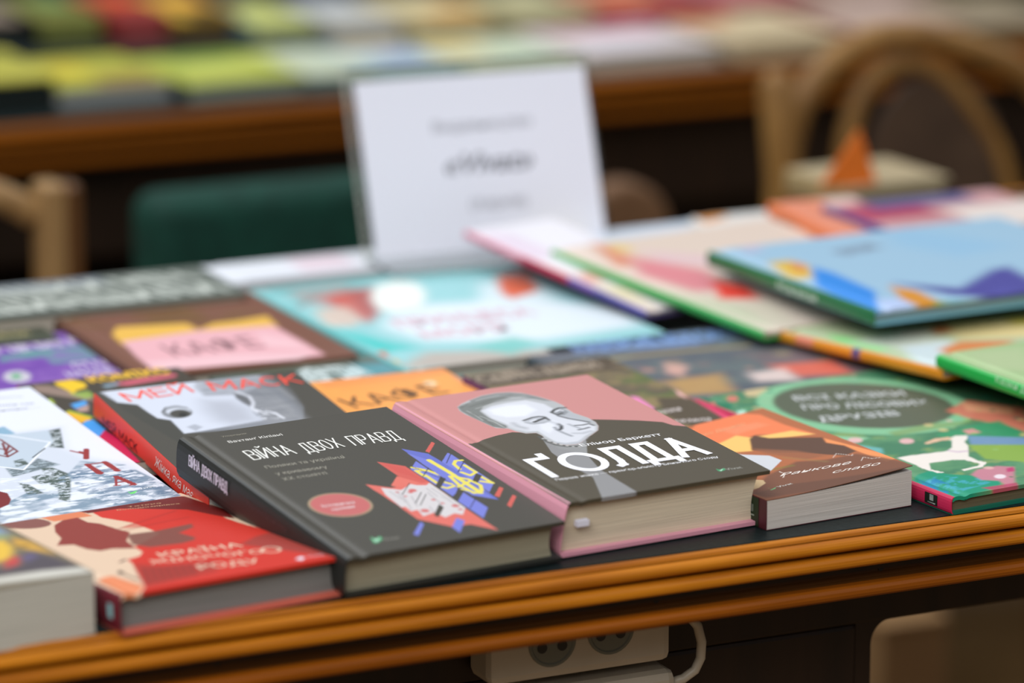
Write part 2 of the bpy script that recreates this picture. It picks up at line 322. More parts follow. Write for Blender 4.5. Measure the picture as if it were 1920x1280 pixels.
# ------------------------------------------------------------------ books on the near table
ART = {
'golda': ((200, 138, 134), [
 ('P',(82,76,62),[(1.4,125.8),(3.6,124.2),(9.4,126.8),(25.7,131.8),(38.7,133.8),(55.1,123.9),(99.4,135.3),(109.9,129.9),(126.2,120.6),(138.7,111.3),(141.5,102.7),(151.7,94.4),(160.4,-32.4),(130.7,-46.6),(-13.7,-17.6),(-0.3,2.0)],0.5,1),
 ('P',(142,142,142),[(50.3,116.5),(76.2,104.7),(58.6,73.9),(51.0,46.2),(49.1,-0.0),(22.5,-3.1),(38.9,34.8),(38.2,63.6),(40.7,87.9)],0.7,1),
 ('P',(150,152,150),[(51.4,113.6),(65.4,95.4),(73.4,98.8),(58.6,73.9),(58.0,80.0),(48.9,91.1)],1.5,0.5),
 ('P',(196,178,176),[(32.8,194.8),(38.9,199.7),(46.6,204.0),(59.8,209.7),(71.6,211.0),(80.7,208.8),(87.3,203.9),(93.5,191.9),(97.7,178.3),(98.3,168.9),(96.9,161.8),(96.2,151.9),(99.5,139.0),(99.1,129.1),(96.5,121.5),(91.4,113.8),(83.1,107.7),(74.8,102.8),(68.9,97.0),(63.4,94.6),(56.9,95.8),(51.7,101.2),(50.4,110.3),(52.5,119.2),(51.9,125.6),(45.3,127.4),(41.6,134.0),(40.0,141.0),(33.3,145.3),(31.8,155.9),(30.9,167.6),(29.5,178.4),(30.0,187.1)],0.8,0.6),
 ('P',(178,181,182),[(32.9,193.9),(38.8,198.7),(46.4,202.8),(59.3,208.3),(70.9,209.4),(79.9,207.3),(86.5,202.4),(92.6,190.7),(96.9,177.4),(97.6,168.3),(96.3,161.4),(95.7,151.7),(99.0,139.1),(98.7,129.5),(96.2,122.1),(91.2,114.6),(83.1,108.7),(75.0,104.0),(69.2,98.4),(63.8,96.1),(57.4,97.3),(52.3,102.5),(50.9,111.5),(52.9,120.1),(52.2,126.4),(45.7,128.2),(42.0,134.7),(40.4,141.4),(33.8,145.7),(32.3,156.0),(31.3,167.4),(29.8,178.0),(30.2,186.4)],0.7,1),
 ('P',(122,126,122),[(32.9,193.9),(38.9,197.4),(47.2,199.9),(58.7,202.3),(70.1,200.9),(75.9,197.0),(62.2,194.4),(48.7,187.9),(41.7,180.0),(40.2,167.1),(40.9,154.5),(42.7,144.0),(37.9,142.6),(33.3,148.3),(32.0,159.8),(30.8,171.4),(30.6,185.0)],2.2,1),
 ('P',(128,132,130),[(46.4,202.8),(59.3,208.3),(70.9,209.4),(79.9,207.3),(88.1,200.4),(92.6,190.7),(95.9,179.1),(91.7,182.3),(84.0,193.4),(73.3,199.5),(59.7,200.6),(46.6,198.9)],1.2,0.85),
 ('L',(170,173,170),[(37.8,195.4),(55.1,202.0),(70.2,204.7)],1.1,1.2,0.75),
 ('L',(100,103,99),[(39.9,190.7),(60.4,198.3),(78.9,202.0)],1.1,1.2,0.75),
 ('L',(170,173,170),[(42.0,186.0),(65.2,193.6),(86.3,197.4)],1.1,1.2,0.75),
 ('L',(100,103,99),[(51.3,193.0),(70.9,193.6),(88.2,190.2)],1.1,1.2,0.75),
 ('L',(170,173,170),[(34.3,184.5),(35.1,175.5),(33.7,162.7)],1.1,1.2,0.75),
 ('L',(100,103,99),[(35.3,179.2),(36.2,167.0),(35.0,151.1)],1.1,1.2,0.75),
 ('L',(170,173,170),[(36.6,171.2),(39.0,159.7),(39.0,144.5)],1.1,1.2,0.75),
 ('L',(100,103,99),[(34.5,191.9),(43.1,198.0),(49.4,200.2)],1.1,1.2,0.75),
 ('L',(170,173,170),[(36.9,161.2),(39.1,156.6),(39.1,148.0)],1.1,1.2,0.75),
 ('P',(212,215,221),[(43.2,180.5),(54.4,186.6),(66.9,188.5),(81.0,188.4),(88.1,176.4),(88.1,162.7),(87.6,151.7),(91.0,144.0),(93.0,133.3),(94.3,121.7),(89.4,114.3),(77.6,107.6),(67.9,98.9),(58.8,99.6),(54.2,105.2),(54.2,117.1),(54.9,128.8),(47.4,131.0),(44.4,140.8),(43.5,152.1),(41.3,164.1)],3.2,1),
 ('P',(232,235,241),[(48.2,180.7),(64.0,183.6),(76.3,180.5),(76.9,167.7),(63.6,158.9),(51.3,162.0),(46.2,170.5)],5,0.8),
 ('P',(228,231,237),[(64.0,142.8),(74.4,146.6),(77.1,140.5),(67.8,129.0),(59.5,121.9),(58.8,130.6)],4,0.7),
 ('P',(200,203,208),[(47.4,131.0),(43.1,136.6),(41.2,144.7),(46.1,149.7),(49.6,142.1),(52.5,133.5)],2.5,0.8),
 ('P',(176,180,185),[(81.9,160.5),(93.6,166.4),(94.6,154.7),(95.2,140.9),(98.1,129.7),(93.6,131.8),(87.0,142.1),(82.9,151.4)],2.5,0.95),
 ('P',(140,144,148),[(85.7,158.8),(93.7,162.6),(94.0,155.0),(87.9,150.3),(83.5,152.3)],2,0.95),
 ('L',(70,72,70),[(83.2,158.6),(87.7,162.8),(92.7,164.9),(96.8,163.7)],2.2,1.2,0.95),
 ('L',(84,86,86),[(83.3,157.4),(84.1,152.7),(89.0,154.8)],2,1.2,0.95),
 ('L',(222,225,230),[(86.6,159.0),(90.6,160.9),(92.0,159.0)],1.6,1,0.9),
 ('L',(92,94,96),[(83.5,150.5),(86.7,142.9),(91.9,135.6),(94.9,131.2)],2.2,1.6,0.9),
 ('P',(176,180,186),[(56.2,151.2),(67.1,156.1),(74.6,155.1),(74.4,145.4),(66.6,140.4),(58.1,143.0)],4,0.75),
 ('L',(96,98,98),[(58.0,151.6),(66.2,154.6),(71.2,154.8),(74.1,152.3),(73.5,145.8)],2.2,1.4,0.95),
 ('L',(66,68,66),[(62.6,145.9),(67.8,148.4),(73.0,150.3)],2.6,1.4,0.95),
 ('L',(222,225,230),[(61.3,148.3),(65.9,149.9)],1.8,1,0.8),
 ('L',(150,154,158),[(57.0,147.2),(60.0,142.8),(67.1,142.6),(72.6,143.8)],1.8,2,0.8),
 ('L',(150,153,158),[(48.9,149.7),(48.6,142.5),(51.0,137.8)],3,4,0.6),
 ('L',(56,58,56),[(74.6,135.6),(74.4,132.0),(71.7,127.2),(68.6,125.0)],2.6,1.8,0.95),
 ('L',(176,180,186),[(72.1,142.8),(74.1,138.2),(73.4,133.7)],3,4,0.7),
 ('L',(136,140,146),[(68.9,130.9),(67.6,125.4),(68.2,119.1),(69.5,111.3)],2.4,2.4,0.85),
 ('L',(100,102,104),[(82.9,128.7),(87.9,127.7),(93.2,128.3),(94.2,124.2)],2.2,1.6,0.9),
 ('L',(110,112,116),[(80.5,120.1),(84.8,120.6),(89.1,121.7)],2.2,1.6,0.9),
 ('L',(150,154,160),[(80.6,132.8),(81.4,127.6),(82.9,122.1)],2,2.4,0.8),
 ('L',(170,174,180),[(73.9,115.3),(78.9,113.0),(86.3,114.5)],3,3,0.7),
 ('P',(184,188,194),[(52.9,107.0),(58.7,100.8),(67.6,100.3),(78.0,106.2),(84.0,110.7),(75.7,102.5),(65.6,96.4),(57.7,97.7),(52.5,103.6)],3,0.85),
 ('L',(88,90,86),[(49.9,119.1),(49.0,107.6),(50.9,99.6),(55.4,94.0),(62.5,92.0)],2,1.2,0.85),
 ('E',(80,80,76),49.4,116.9,0.9,0.9,0.7,0.9),
 ('E',(185,185,180),49.9,114.0,0.9,0.9,0.7,0.9),
 ('E',(80,80,76),50.5,111.2,0.9,0.9,0.7,0.9),
 ('E',(185,185,180),51.1,108.4,0.9,0.9,0.7,0.9),
 ('E',(80,80,76),51.7,105.8,0.9,0.9,0.7,0.9),
 ('E',(185,185,180),52.5,103.2,0.9,0.9,0.7,0.9),
 ('E',(80,80,76),53.3,100.9,0.9,0.9,0.7,0.9),
 ('E',(185,185,180),54.2,98.7,0.9,0.9,0.7,0.9),
 ('E',(80,80,76),55.3,96.8,0.9,0.9,0.7,0.9),
 ('E',(185,185,180),56.5,95.0,0.9,0.9,0.7,0.9),
 ('E',(80,80,76),57.9,93.6,0.9,0.9,0.7,0.9),
 ('E',(185,185,180),59.4,92.4,0.9,0.9,0.7,0.9),
 ('E',(80,80,76),61.1,91.4,0.9,0.9,0.7,0.9),
 ('E',(185,185,180),63.0,90.7,0.9,0.9,0.7,0.9),
 ('P',(66,68,52),[(2.3,121.9),(3.7,118.9),(3.4,-1.9),(-0.6,-2.2),(0.6,4.9)],2.5,0.7),
 ('P',(70,160,110),[(118.3,17.0),(119.3,14.3),(123.8,16.2),(123.3,13.0),(118.5,11.2),(117.2,12.4)],0.4,1),
 ('P',(205,235,215),[(118.6,15.7),(119.0,13.3),(122.9,15.5),(119.0,12.1)],0.4,1),
], [('~ҐОЛДА', (15.3, 45.1), (132.5, 42.3), 38.0, (250, 250, 254), 0.135, 1.75),('Елінор Баркетт', (64.4, 89.9), (123.7, 87.8), 5.2, (240, 240, 240), 0.6, 0),('Перша жінка — прем’єр-міністр Близького Сходу', (15.1, 39.0), (132.4, 34.8), 3.7, (235, 235, 235), 0.5, 0),('Vivat', (122.7, 11.0), (134.5, 10.7), 4.2, (160, 160, 150), 0.3, 0)], (222, 156, 172), [], None),
'vijna': ((70, 68, 60), [
 ('P',(202,92,82),[(132.1,138.3),(144.4,151.8),(145.1,148.6),(133.1,135.0)],0.4,1),
 ('P',(202,92,82),[(132.5,54.0),(143.4,66.1),(144.4,62.9),(134.1,50.6)],0.4,1),
 ('P',(202,92,82),[(131.3,37.1),(143.8,51.1),(144.7,47.9),(131.9,33.2)],0.4,1),
 ('P',(116,124,205),[(54.3,18.0),(68.4,34.1),(68.3,29.7),(55.9,14.7)],0.4,1),
 ('P',(116,124,205),[(143.8,130.6),(132.4,118.0),(132.4,82.8),(132.7,60.4),(143.8,73.4),(144.4,95.8),(144.6,126.4)],0.4,1),
 ('P',(116,124,205),[(117.6,125.1),(107.6,114.4),(108.3,63.3),(118.1,72.1)],0.4,1),
 ('P',(116,124,205),[(117.8,66.7),(118.3,38.1),(106.8,24.0),(106.9,54.7)],0.4,1),
 ('L',(226,214,92),[(145.5,115.4),(141.2,116.2),(137.1,111.2),(136.1,102.1)],2.4,0.5,1),
 ('L',(226,214,92),[(142.4,107.1),(142.8,93.6),(136.7,90.1),(134.3,97.1)],2.4,0.5,1),
 ('L',(226,214,92),[(141.8,86.4),(142.9,73.2),(137.6,78.8)],2.4,0.5,1),
 ('L',(226,214,92),[(109.8,116.5),(116.1,108.1),(109.2,110.5),(109.3,100.1)],2.4,0.5,1),
 ('L',(226,214,92),[(116.5,107.4),(119.6,97.3)],2.4,0.5,1),
 ('L',(226,214,92),[(110.8,101.3),(110.6,86.8)],2.4,0.5,1),
 ('L',(226,214,92),[(114.9,87.4),(119.9,78.8),(112.1,76.5),(110.0,80.1)],2.4,0.5,1),
 ('P',(98,108,188),[(120.3,148.1),(131.7,133.7),(132.9,95.9),(131.6,47.0),(120.3,60.0),(118.5,88.7),(119.4,126.3)],0.4,1),
 ('P',(116,124,205),[(119.8,139.6),(125.5,125.6),(127.8,88.5),(130.2,48.9),(120.3,60.0),(118.5,88.7),(119.4,126.3)],0.5,0.8),
 ('L',(226,214,92),[(126.1,123.5),(127.3,100.1),(127.2,85.0),(127.4,61.7)],3.4,0.5,1),
 ('L',(226,214,92),[(124.1,93.9),(121.6,78.0),(123.4,62.8),(129.8,64.4),(133.8,72.9),(132.1,84.8),(125.5,93.3)],2.4,0.5,1),
 ('L',(226,214,92),[(119.7,76.0),(131.2,81.5)],2.4,0.5,1),
 ('L',(226,214,92),[(119.3,71.6),(126.1,61.3)],1.6,0.5,1),
 ('P',(202,92,82),[(94.4,133.8),(107.1,119.9),(106.8,90.8),(103.1,85.4),(94.1,102.3),(94.1,107.9)],0.4,1),
 ('P',(200,84,76),[(95.7,130.4),(104.6,118.1),(105.1,90.2),(101.8,103.2),(97.2,112.7)],0.6,0.8),
 ('P',(216,112,98),[(93.4,106.7),(81.8,93.8),(88.3,84.6),(104.1,85.4)],0.4,1),
 ('P',(214,108,96),[(68.2,102.3),(80.4,90.7),(106.8,90.8),(105.3,41.8),(105.0,3.5),(94.4,18.6),(82.2,19.4),(68.8,38.4),(69.4,65.1)],0.4,1),
 ('P',(206,202,202),[(74.4,93.2),(84.2,84.9),(94.5,91.7),(97.2,88.3),(102.6,86.0),(106.5,89.0),(106.1,73.4),(105.5,43.5),(98.2,34.0),(94.6,38.2),(86.0,34.3),(84.2,44.4),(74.6,41.3),(76.7,52.1),(72.0,51.3),(72.4,59.3),(69.7,59.5),(71.1,81.7)],0.7,1),
 ('E',(200,84,80),90.2,81.6,2.6,2.6,1.2,0.9),
 ('E',(200,84,80),87.4,79.4,1.6,1.6,1.2,0.9),
 ('E',(200,84,80),80.1,48.8,2.8,2.8,1.2,0.9),
 ('E',(200,84,80),101.6,48.8,2.4,2.4,1.2,0.9),
 ('E',(200,84,80),101.4,42.5,1.5,1.5,1.2,0.9),
 ('E',(200,84,80),94.2,62.8,1.4,1.4,1.2,0.9),
 ('E',(200,84,80),80.0,82.6,1.2,1.2,1.2,0.9),
 ('E',(200,84,80),96.3,55.5,1.3,1.3,1.2,0.9),
 ('E',(200,84,80),81.2,74.7,1.1,1.1,1.2,0.9),
 ('L',(150,146,150),[(80.0,82.6),(76.2,65.9)],0.6,0.6,0.8),
 ('L',(150,146,150),[(81.5,80.1),(73.7,54.2)],0.6,0.6,0.8),
 ('L',(150,146,150),[(100.0,81.5),(99.5,67.0)],0.6,0.6,0.8),
 ('L',(150,146,150),[(97.2,75.3),(94.9,54.3)],0.6,0.6,0.8),
 ('L',(150,146,150),[(102.9,80.3),(104.0,57.8)],0.6,0.6,0.8),
 ('L',(150,146,150),[(84.6,73.3),(79.6,57.2)],0.6,0.6,0.8),
 ('L',(150,146,150),[(101.7,66.1),(103.4,47.1)],0.6,0.6,0.8),
 ('L',(150,146,150),[(86.4,54.3),(83.1,41.3)],0.6,0.6,0.8),
 ('L',(150,146,150),[(76.3,86.0),(76.4,71.2)],0.6,0.6,0.8),
 ('P',(66,64,54),[(106.9,82.3),(118.6,96.2),(119.6,91.1),(108.1,78.2)],0.4,1),
 ('P',(66,64,54),[(106.9,60.2),(118.1,73.9),(118.8,69.0),(107.4,56.3)],0.4,1),
 ('P',(66,64,54),[(133.1,81.6),(141.9,92.1),(143.6,87.6),(134.5,77.3)],0.4,1),
 ('P',(66,64,54),[(81.4,40.2),(93.5,54.9),(93.8,49.4),(82.3,36.2)],0.4,1),
 ('L',(40,40,36),[(132.3,98.0),(144.5,111.9)],0.6,0.4,1),
 ('L',(40,40,36),[(133.7,114.6),(144.2,127.5)],0.6,0.4,1),
 ('L',(40,40,36),[(108.0,99.7),(119.1,112.0)],0.6,0.4,1),
 ('L',(40,40,36),[(81.2,78.4),(94.6,93.1)],0.6,0.4,1),
 ('L',(40,40,36),[(81.0,62.0),(93.7,76.8)],0.6,0.4,1),
 ('L',(40,40,36),[(82.1,57.9),(94.6,72.7)],0.6,0.4,1),
 ('L',(40,40,36),[(107.7,41.7),(119.0,54.2)],0.6,0.4,1),
 ('L',(40,40,36),[(110.5,118.5),(118.1,87.9)],0.6,0.4,1),
 ('P',(116,124,205),[(81.5,18.8),(92.0,31.2),(94.2,24.9),(81.4,9.1)],0.4,1),
 ('E',(160,140,112),37.3,77.7,19.8,19.8,0.8,1),
 ('E',(190,102,100),37.3,77.7,18.2,18.2,0.8,1),
 ('P',(90,170,120),[(28.4,24.7),(29.4,20.6),(34.1,23.2),(33.8,18.7),(27.9,14.7),(25.6,15.7)],0.6,1),
 ('P',(200,235,215),[(28.0,22.1),(28.8,18.9),(32.9,20.9),(28.2,16.5)],0.6,1),
], [('~ВІЙНА', (24.2, 165.7), (55.0, 165.4), 17.2, (240, 240, 232), 0.062, 0),('~ДВОХ', (61.6, 164.2), (88.8, 164.2), 17.1, (240, 240, 232), 0.062, 0),('~ПРАВД', (95.7, 164.0), (130.2, 161.7), 17.4, (240, 240, 232), 0.062, 0),('Упорядник', (24.8, 209.6), (42.4, 209.1), 2.6, (146, 142, 126), 0.1, 0),('Вахтанґ Кіпіані', (24.2, 198.9), (62.3, 198.2), 3.8, (222, 220, 212), 0.5, 0),('Поляки та українці', (24.7, 149.6), (79.3, 147.6), 4.6, (160, 157, 142), 0.1, 0),('у кривавому', (25.3, 137.3), (60.7, 136.0), 4.6, (160, 157, 142), 0.1, 0),('ХХ столітті', (25.0, 126.9), (55.5, 126.6), 4.6, (160, 157, 142), 0.1, 0),('Історична', (25.2, 78.0), (47.0, 76.5), 3.6, (236, 222, 220), 0.6, 0),('правда', (28.4, 70.9), (43.8, 70.6), 3.4, (236, 222, 220), 0.6, 0),('Vivat', (33.0, 15.3), (43.9, 15.3), 4.2, (140, 138, 128), 0.3, 0)], (48, 50, 48), [('~ВІЙНА ДВОХ ПРАВД', (-202.7, 13.4), (-148.5, 13.9), 7.6, (214, 216, 236), 0.13, 0),('Упорядник Вахтанґ Кіпіані', (-124.4, 15.5), (-70.5, 16.0), 4, (78, 72, 72), 0.1, 0)], None),
'mask': ((72, 70, 62), [
 ('P',(128,132,138),[(1.7,221.5),(21.2,238.7),(62.9,236.5),(120.7,229.0),(132.9,200.5),(122.6,141.8),(109.2,109.1),(40.3,116.2),(27.8,117.7),(28.9,145.5),(22.0,152.1),(20.3,165.6),(18.8,182.0),(7.6,190.2),(5.5,205.5)],3,1),
 ('P',(72,70,62),[(122.0,222.4),(124.4,179.4),(122.6,141.8),(112.2,102.5),(137.2,93.8),(178.4,191.0),(161.2,221.3),(135.0,230.3)],16,1),
 ('P',(150,152,156),[(98.7,173.4),(113.9,153.5),(115.0,118.5),(88.2,113.6),(86.8,134.0)],14,0.6),
 ('P',(206,212,224),[(4.7,219.0),(14.4,227.6),(37.1,224.2),(59.1,226.3),(76.4,225.9),(77.1,207.5),(92.2,196.4),(87.5,174.4),(91.0,161.4),(88.8,139.0),(86.4,125.6),(41.2,118.7),(27.8,117.7),(28.9,145.5),(22.0,152.1),(20.3,165.6),(18.8,182.0),(7.6,190.2),(5.9,203.9)],2,1),
 ('P',(160,164,172),[(76.4,225.9),(116.1,219.9),(119.3,208.2),(106.6,188.5),(90.3,179.3),(68.1,184.0),(67.3,202.0)],5,0.8),
 ('P',(172,176,186),[(63.4,176.8),(82.0,170.4),(87.0,151.2),(83.9,126.5),(64.2,124.7),(57.2,135.7),(57.3,155.7)],22,0.8),
 ('L',(158,160,162),[(109.0,199.6),(112.7,174.5),(112.7,136.5)],1.4,3,0.55),
 ('L',(158,160,162),[(107.2,185.3),(109.6,155.0),(110.0,120.3)],1.4,3,0.55),
 ('L',(158,160,162),[(115.8,209.3),(121.7,192.3),(122.1,159.5)],1.4,3,0.55),
 ('L',(158,160,162),[(97.3,150.5),(103.5,139.7),(106.6,121.4)],1.4,3,0.55),
 ('N',(110,114,120),30,3,0.56,0.1,77,0.45,[(76.4,225.9),(116.1,219.9),(119.3,208.2),(119.0,151.8),(110.0,120.3),(84.8,129.0),(90.3,179.3),(68.1,184.0)]),
 ('L',(140,144,152),[(67.4,187.1),(83.2,183.2),(94.4,189.7)],1.2,2.2,0.7),
 ('L',(140,144,152),[(68.7,195.6),(83.5,189.0),(101.1,199.3)],1.2,2.2,0.7),
 ('L',(140,144,152),[(78.1,210.2),(97.4,209.6)],1.2,2.2,0.7),
 ('L',(140,144,152),[(78.5,201.1),(93.2,199.0)],1.2,2.2,0.7),
 ('P',(92,94,96),[(88.5,184.3),(91.9,175.8),(94.7,166.0),(88.8,153.5),(86.8,162.9),(86.1,173.4)],2.5,0.9),
 ('L',(215,218,226),[(91.2,186.4),(96.1,174.3),(93.6,160.5),(88.7,150.6),(89.0,141.8)],2.2,2,0.9),
 ('L',(235,238,245),[(90.2,147.2),(92.4,140.7),(97.1,140.5),(99.8,135.2),(101.2,124.7)],1.6,1.4,0.95),
 ('N',(235,238,245),4,4,0.62,0.1,5,0.6,[(88.8,153.5),(101.0,140.6),(100.4,125.0),(86.9,126.8)]),
 ('P',(120,124,128),[(48.1,155.4),(46.9,153.0),(45.3,150.9),(43.3,149.2),(41.1,148.0),(38.8,147.3),(36.4,147.2),(34.2,147.6),(32.1,148.6),(30.4,150.2),(29.1,152.1),(28.2,154.4),(27.8,156.9),(28.0,159.5),(28.7,162.1),(29.8,164.5),(31.4,166.6),(33.4,168.4),(35.6,169.6),(37.9,170.3),(40.3,170.5),(42.6,170.0),(44.6,169.0),(46.4,167.4),(47.7,165.4),(48.6,163.1),(48.9,160.6),(48.8,158.0)],1.6,0.9),
 ('P',(206,212,222),[(47.5,157.9),(46.7,156.4),(45.6,155.1),(44.1,154.0),(42.5,153.3),(40.7,153.0),(38.9,153.0),(37.1,153.5),(35.5,154.2),(34.1,155.3),(32.9,156.7),(32.1,158.2),(31.7,159.9),(31.7,161.6),(32.1,163.2),(32.9,164.7),(34.0,166.1),(35.4,167.1),(37.1,167.8),(38.9,168.2),(40.7,168.1),(42.5,167.7),(44.1,166.9),(45.6,165.8),(46.7,164.5),(47.5,162.9),(47.9,161.3),(47.9,159.6)],1.4,0.9),
 ('P',(70,70,64),[(46.3,153.7),(45.5,152.1),(44.4,150.7),(43.0,149.5),(41.5,148.7),(39.9,148.2),(38.3,148.1),(36.7,148.4),(35.3,149.1),(34.1,150.2),(33.2,151.5),(32.6,153.1),(32.4,154.8),(32.5,156.6),(32.9,158.3),(33.7,160.0),(34.8,161.4),(36.2,162.6),(37.7,163.4),(39.3,163.9),(40.9,164.0),(42.5,163.7),(43.9,163.0),(45.1,161.9),(46.0,160.6),(46.6,159.0),(46.9,157.3),(46.8,155.5)],2,1),
 ('P',(40,42,40),[(43.2,152.5),(42.8,151.6),(42.3,150.8),(41.6,150.2),(41.0,149.7),(40.3,149.4),(39.6,149.3),(39.0,149.4),(38.4,149.7),(38.0,150.2),(37.7,150.8),(37.5,151.6),(37.4,152.5),(37.6,153.4),(37.8,154.4),(38.2,155.2),(38.8,156.0),(39.4,156.7),(40.0,157.2),(40.7,157.5),(41.4,157.6),(42.0,157.5),(42.6,157.2),(43.1,156.7),(43.4,156.0),(43.6,155.2),(43.6,154.4),(43.5,153.4)],1.5,1),
 ('L',(95,98,102),[(29.1,162.5),(34.5,170.7),(42.5,171.8),(47.9,166.1)],1.2,1.2,1),
 ('P',(150,155,165),[(34.1,129.5),(41.0,132.8),(44.1,126.1),(37.1,120.1)],3,0.7),
 ('P',(60,62,56),[(6.3,215.5),(8.1,191.5),(19.1,182.7),(20.3,165.6),(22.0,152.1),(28.9,145.5),(27.8,117.7),(18.1,101.7),(12.6,137.0),(7.1,173.0)],2,0.6),
 ('P',(74,116,170),[(6.3,25.5),(34.4,15.6),(25.3,-86.8),(-2.3,-77.0),(-0.5,-18.3)],3,1),
], [('~МЕЙ', (16.1, 189.6), (64.8, 194.5), 18.7, (240, 80, 62), 0.115, 0),('~МАСК', (77.0, 192.1), (141.3, 187.4), 19.5, (240, 80, 62), 0.115, 0)], (236, 76, 62), [('~МЕЙ МАСК', (-196.0, -0.4), (-128.5, 2.3), 6.6, (60, 26, 24), 0.13, 0),('Жінка, яка має...', (-96.4, 5.0), (-20.7, 5.0), 7.2, (246, 226, 222), 0.1, 0.3)], None),
'upa': ((224, 228, 238), [
 ('P',(196,205,216),[(83.1,173.5),(90.7,170.2),(124.5,170.2),(110.1,126.9),(116.9,101.2),(133.5,82.6),(144.7,9.0),(116.1,-54.3),(-3.2,-1.3),(70.0,185.1)],16,0.7),
 ('N',(104,132,152),22,8,0.47,0.22,3,0.85,[(28.4,36.4),(94.1,80.4),(108.9,99.0),(132.5,80.2),(144.7,9.0),(116.1,-54.3),(-3.2,-1.3)]),
 ('N',(230,236,243),16,5,0.52,0.14,8,0.9,[(48.4,86.7),(99.5,64.2),(116.4,43.1),(92.6,8.0),(15.1,3.3)]),
 ('N',(84,112,140),12,4,0.5,0.18,12,0.75,[(94.1,80.4),(114.3,91.0),(130.5,75.5),(143.2,9.6),(125.2,4.2),(93.6,10.2),(84.0,43.8)]),
 ('N',(236,240,248),9,2.6,0.58,0.08,21,0.75,[(94.1,80.4),(114.3,91.0),(130.5,75.5),(143.2,9.6),(125.2,4.2),(93.6,10.2),(84.0,43.8)]),
 ('P',(120,165,190),[(77.6,181.8),(90.9,186.3),(92.2,169.6),(83.7,161.6),(71.7,166.8)],3,0.9),
 ('P',(186,200,212),[(73.6,171.8),(91.7,168.3),(115.1,166.9),(109.3,127.3),(105.2,140.6),(68.7,96.5),(50.5,113.4)],2,0.9),
 ('P',(72,84,80),[(114.6,165.7),(123.5,167.7),(109.5,127.2),(101.4,133.6),(108.4,142.1)],2,1),
 ('N',(200,210,215),4,2,0.58,0.1,4,0.8,[(114.6,165.7),(123.5,167.7),(109.5,127.2),(101.4,133.6)]),
 ('P',(88,104,108),[(59.2,104.0),(68.7,96.5),(85.8,114.8),(94.1,97.1),(56.7,85.8)],2.5,0.9),
 ('N',(180,195,205),4,2,0.58,0.1,7,0.7,[(59.2,104.0),(85.8,114.8),(94.1,97.1),(56.7,85.8)]),
 ('N',(66,82,74),5,3.2,0.44,0.16,31,0.95,[(80.2,94.8),(87.3,93.1),(91.7,78.7),(87.7,63.9),(71.1,25.4),(66.5,32.8),(74.7,53.3),(72.8,62.3)]),
 ('N',(96,112,104),4,2,0.55,0.15,32,0.6,[(80.2,94.8),(87.3,93.1),(91.7,78.7),(87.7,63.9),(71.1,25.4),(66.5,32.8),(74.7,53.3),(72.8,62.3)]),
 ('N',(66,82,74),5,3.2,0.44,0.16,33,0.95,[(67.6,81.0),(75.3,83.1),(79.8,72.9),(75.2,64.0),(67.5,66.0)]),
 ('N',(96,112,104),4,2,0.55,0.15,34,0.6,[(67.6,81.0),(75.3,83.1),(79.8,72.9),(75.2,64.0),(67.5,66.0)]),
 ('N',(66,82,74),5,3.2,0.44,0.16,35,0.95,[(56.1,73.7),(60.5,67.7),(62.6,47.9),(52.3,49.7)]),
 ('N',(96,112,104),4,2,0.55,0.15,36,0.6,[(56.1,73.7),(60.5,67.7),(62.6,47.9),(52.3,49.7)]),
 ('N',(66,82,74),5,3.2,0.44,0.16,37,0.95,[(69.8,116.2),(76.4,117.5),(76.4,104.8),(66.4,103.6)]),
 ('N',(96,112,104),4,2,0.55,0.15,38,0.6,[(69.8,116.2),(76.4,117.5),(76.4,104.8),(66.4,103.6)]),
 ('N',(205,215,222),3,1.6,0.62,0.1,17,0.8,[(67.6,81.0),(87.3,93.1),(91.2,73.4),(71.1,25.4),(65.1,33.4)]),
 ('L',(240,243,248),[(78.6,175.5),(106.0,142.6),(68.7,96.5),(53.4,112.1)],1.3,0.7,1),
 ('L',(70,80,84),[(83.3,117.3),(98.1,132.2)],1.2,0.5,1),
 ('L',(120,46,46),[(76.9,164.5),(78.4,159.5),(79.3,133.3),(69.0,125.0),(64.2,132.7)],1.8,0.7,1),
 ('L',(120,46,46),[(76.7,153.0),(69.5,126.2)],1.8,0.7,1),
 ('L',(120,46,46),[(78.5,146.5),(69.4,130.5),(77.8,138.2)],1.8,0.7,1),
 ('L',(120,46,46),[(69.1,144.9),(72.6,140.5)],1.8,0.7,1),
 ('L',(150,48,48),[(111.4,120.6),(117.7,109.3)],2.0,0.5,1),
 ('L',(150,48,48),[(121.8,119.0),(114.4,101.7)],4.0,0.5,1),
 ('L',(150,48,48),[(116.2,116.2),(117.8,109.3)],2.6,0.5,1),
 ('L',(150,48,48),[(110.2,89.5),(110.7,70.3)],4.6,0.5,1),
 ('L',(150,48,48),[(110.4,90.0),(123.5,89.8)],1.8,0.5,1),
 ('L',(150,48,48),[(122.4,89.7),(123.2,70.9)],4.6,0.5,1),
 ('L',(150,48,48),[(109.5,71.4),(113.0,71.5)],1.6,0.5,1),
 ('L',(150,48,48),[(121.0,70.8),(124.3,71.3)],1.6,0.5,1),
 ('L',(150,48,48),[(117.5,59.6),(121.7,41.3)],4.2,0.5,1),
 ('L',(150,48,48),[(117.4,60.5),(110.5,43.5)],1.8,0.5,1),
 ('L',(150,48,48),[(109.0,43.6),(112.9,43.0)],1.4,0.5,1),
 ('L',(150,48,48),[(118.7,40.4),(123.0,41.3)],1.4,0.5,1),
 ('L',(150,48,48),[(112.8,48.8),(119.6,48.5)],1.4,0.5,1),
 ('P',(120,34,36),[(31.8,64.1),(38.8,62.4),(41.7,57.1),(39.2,44.9),(34.3,36.4),(26.6,31.9),(19.7,33.7)],0.8,1),
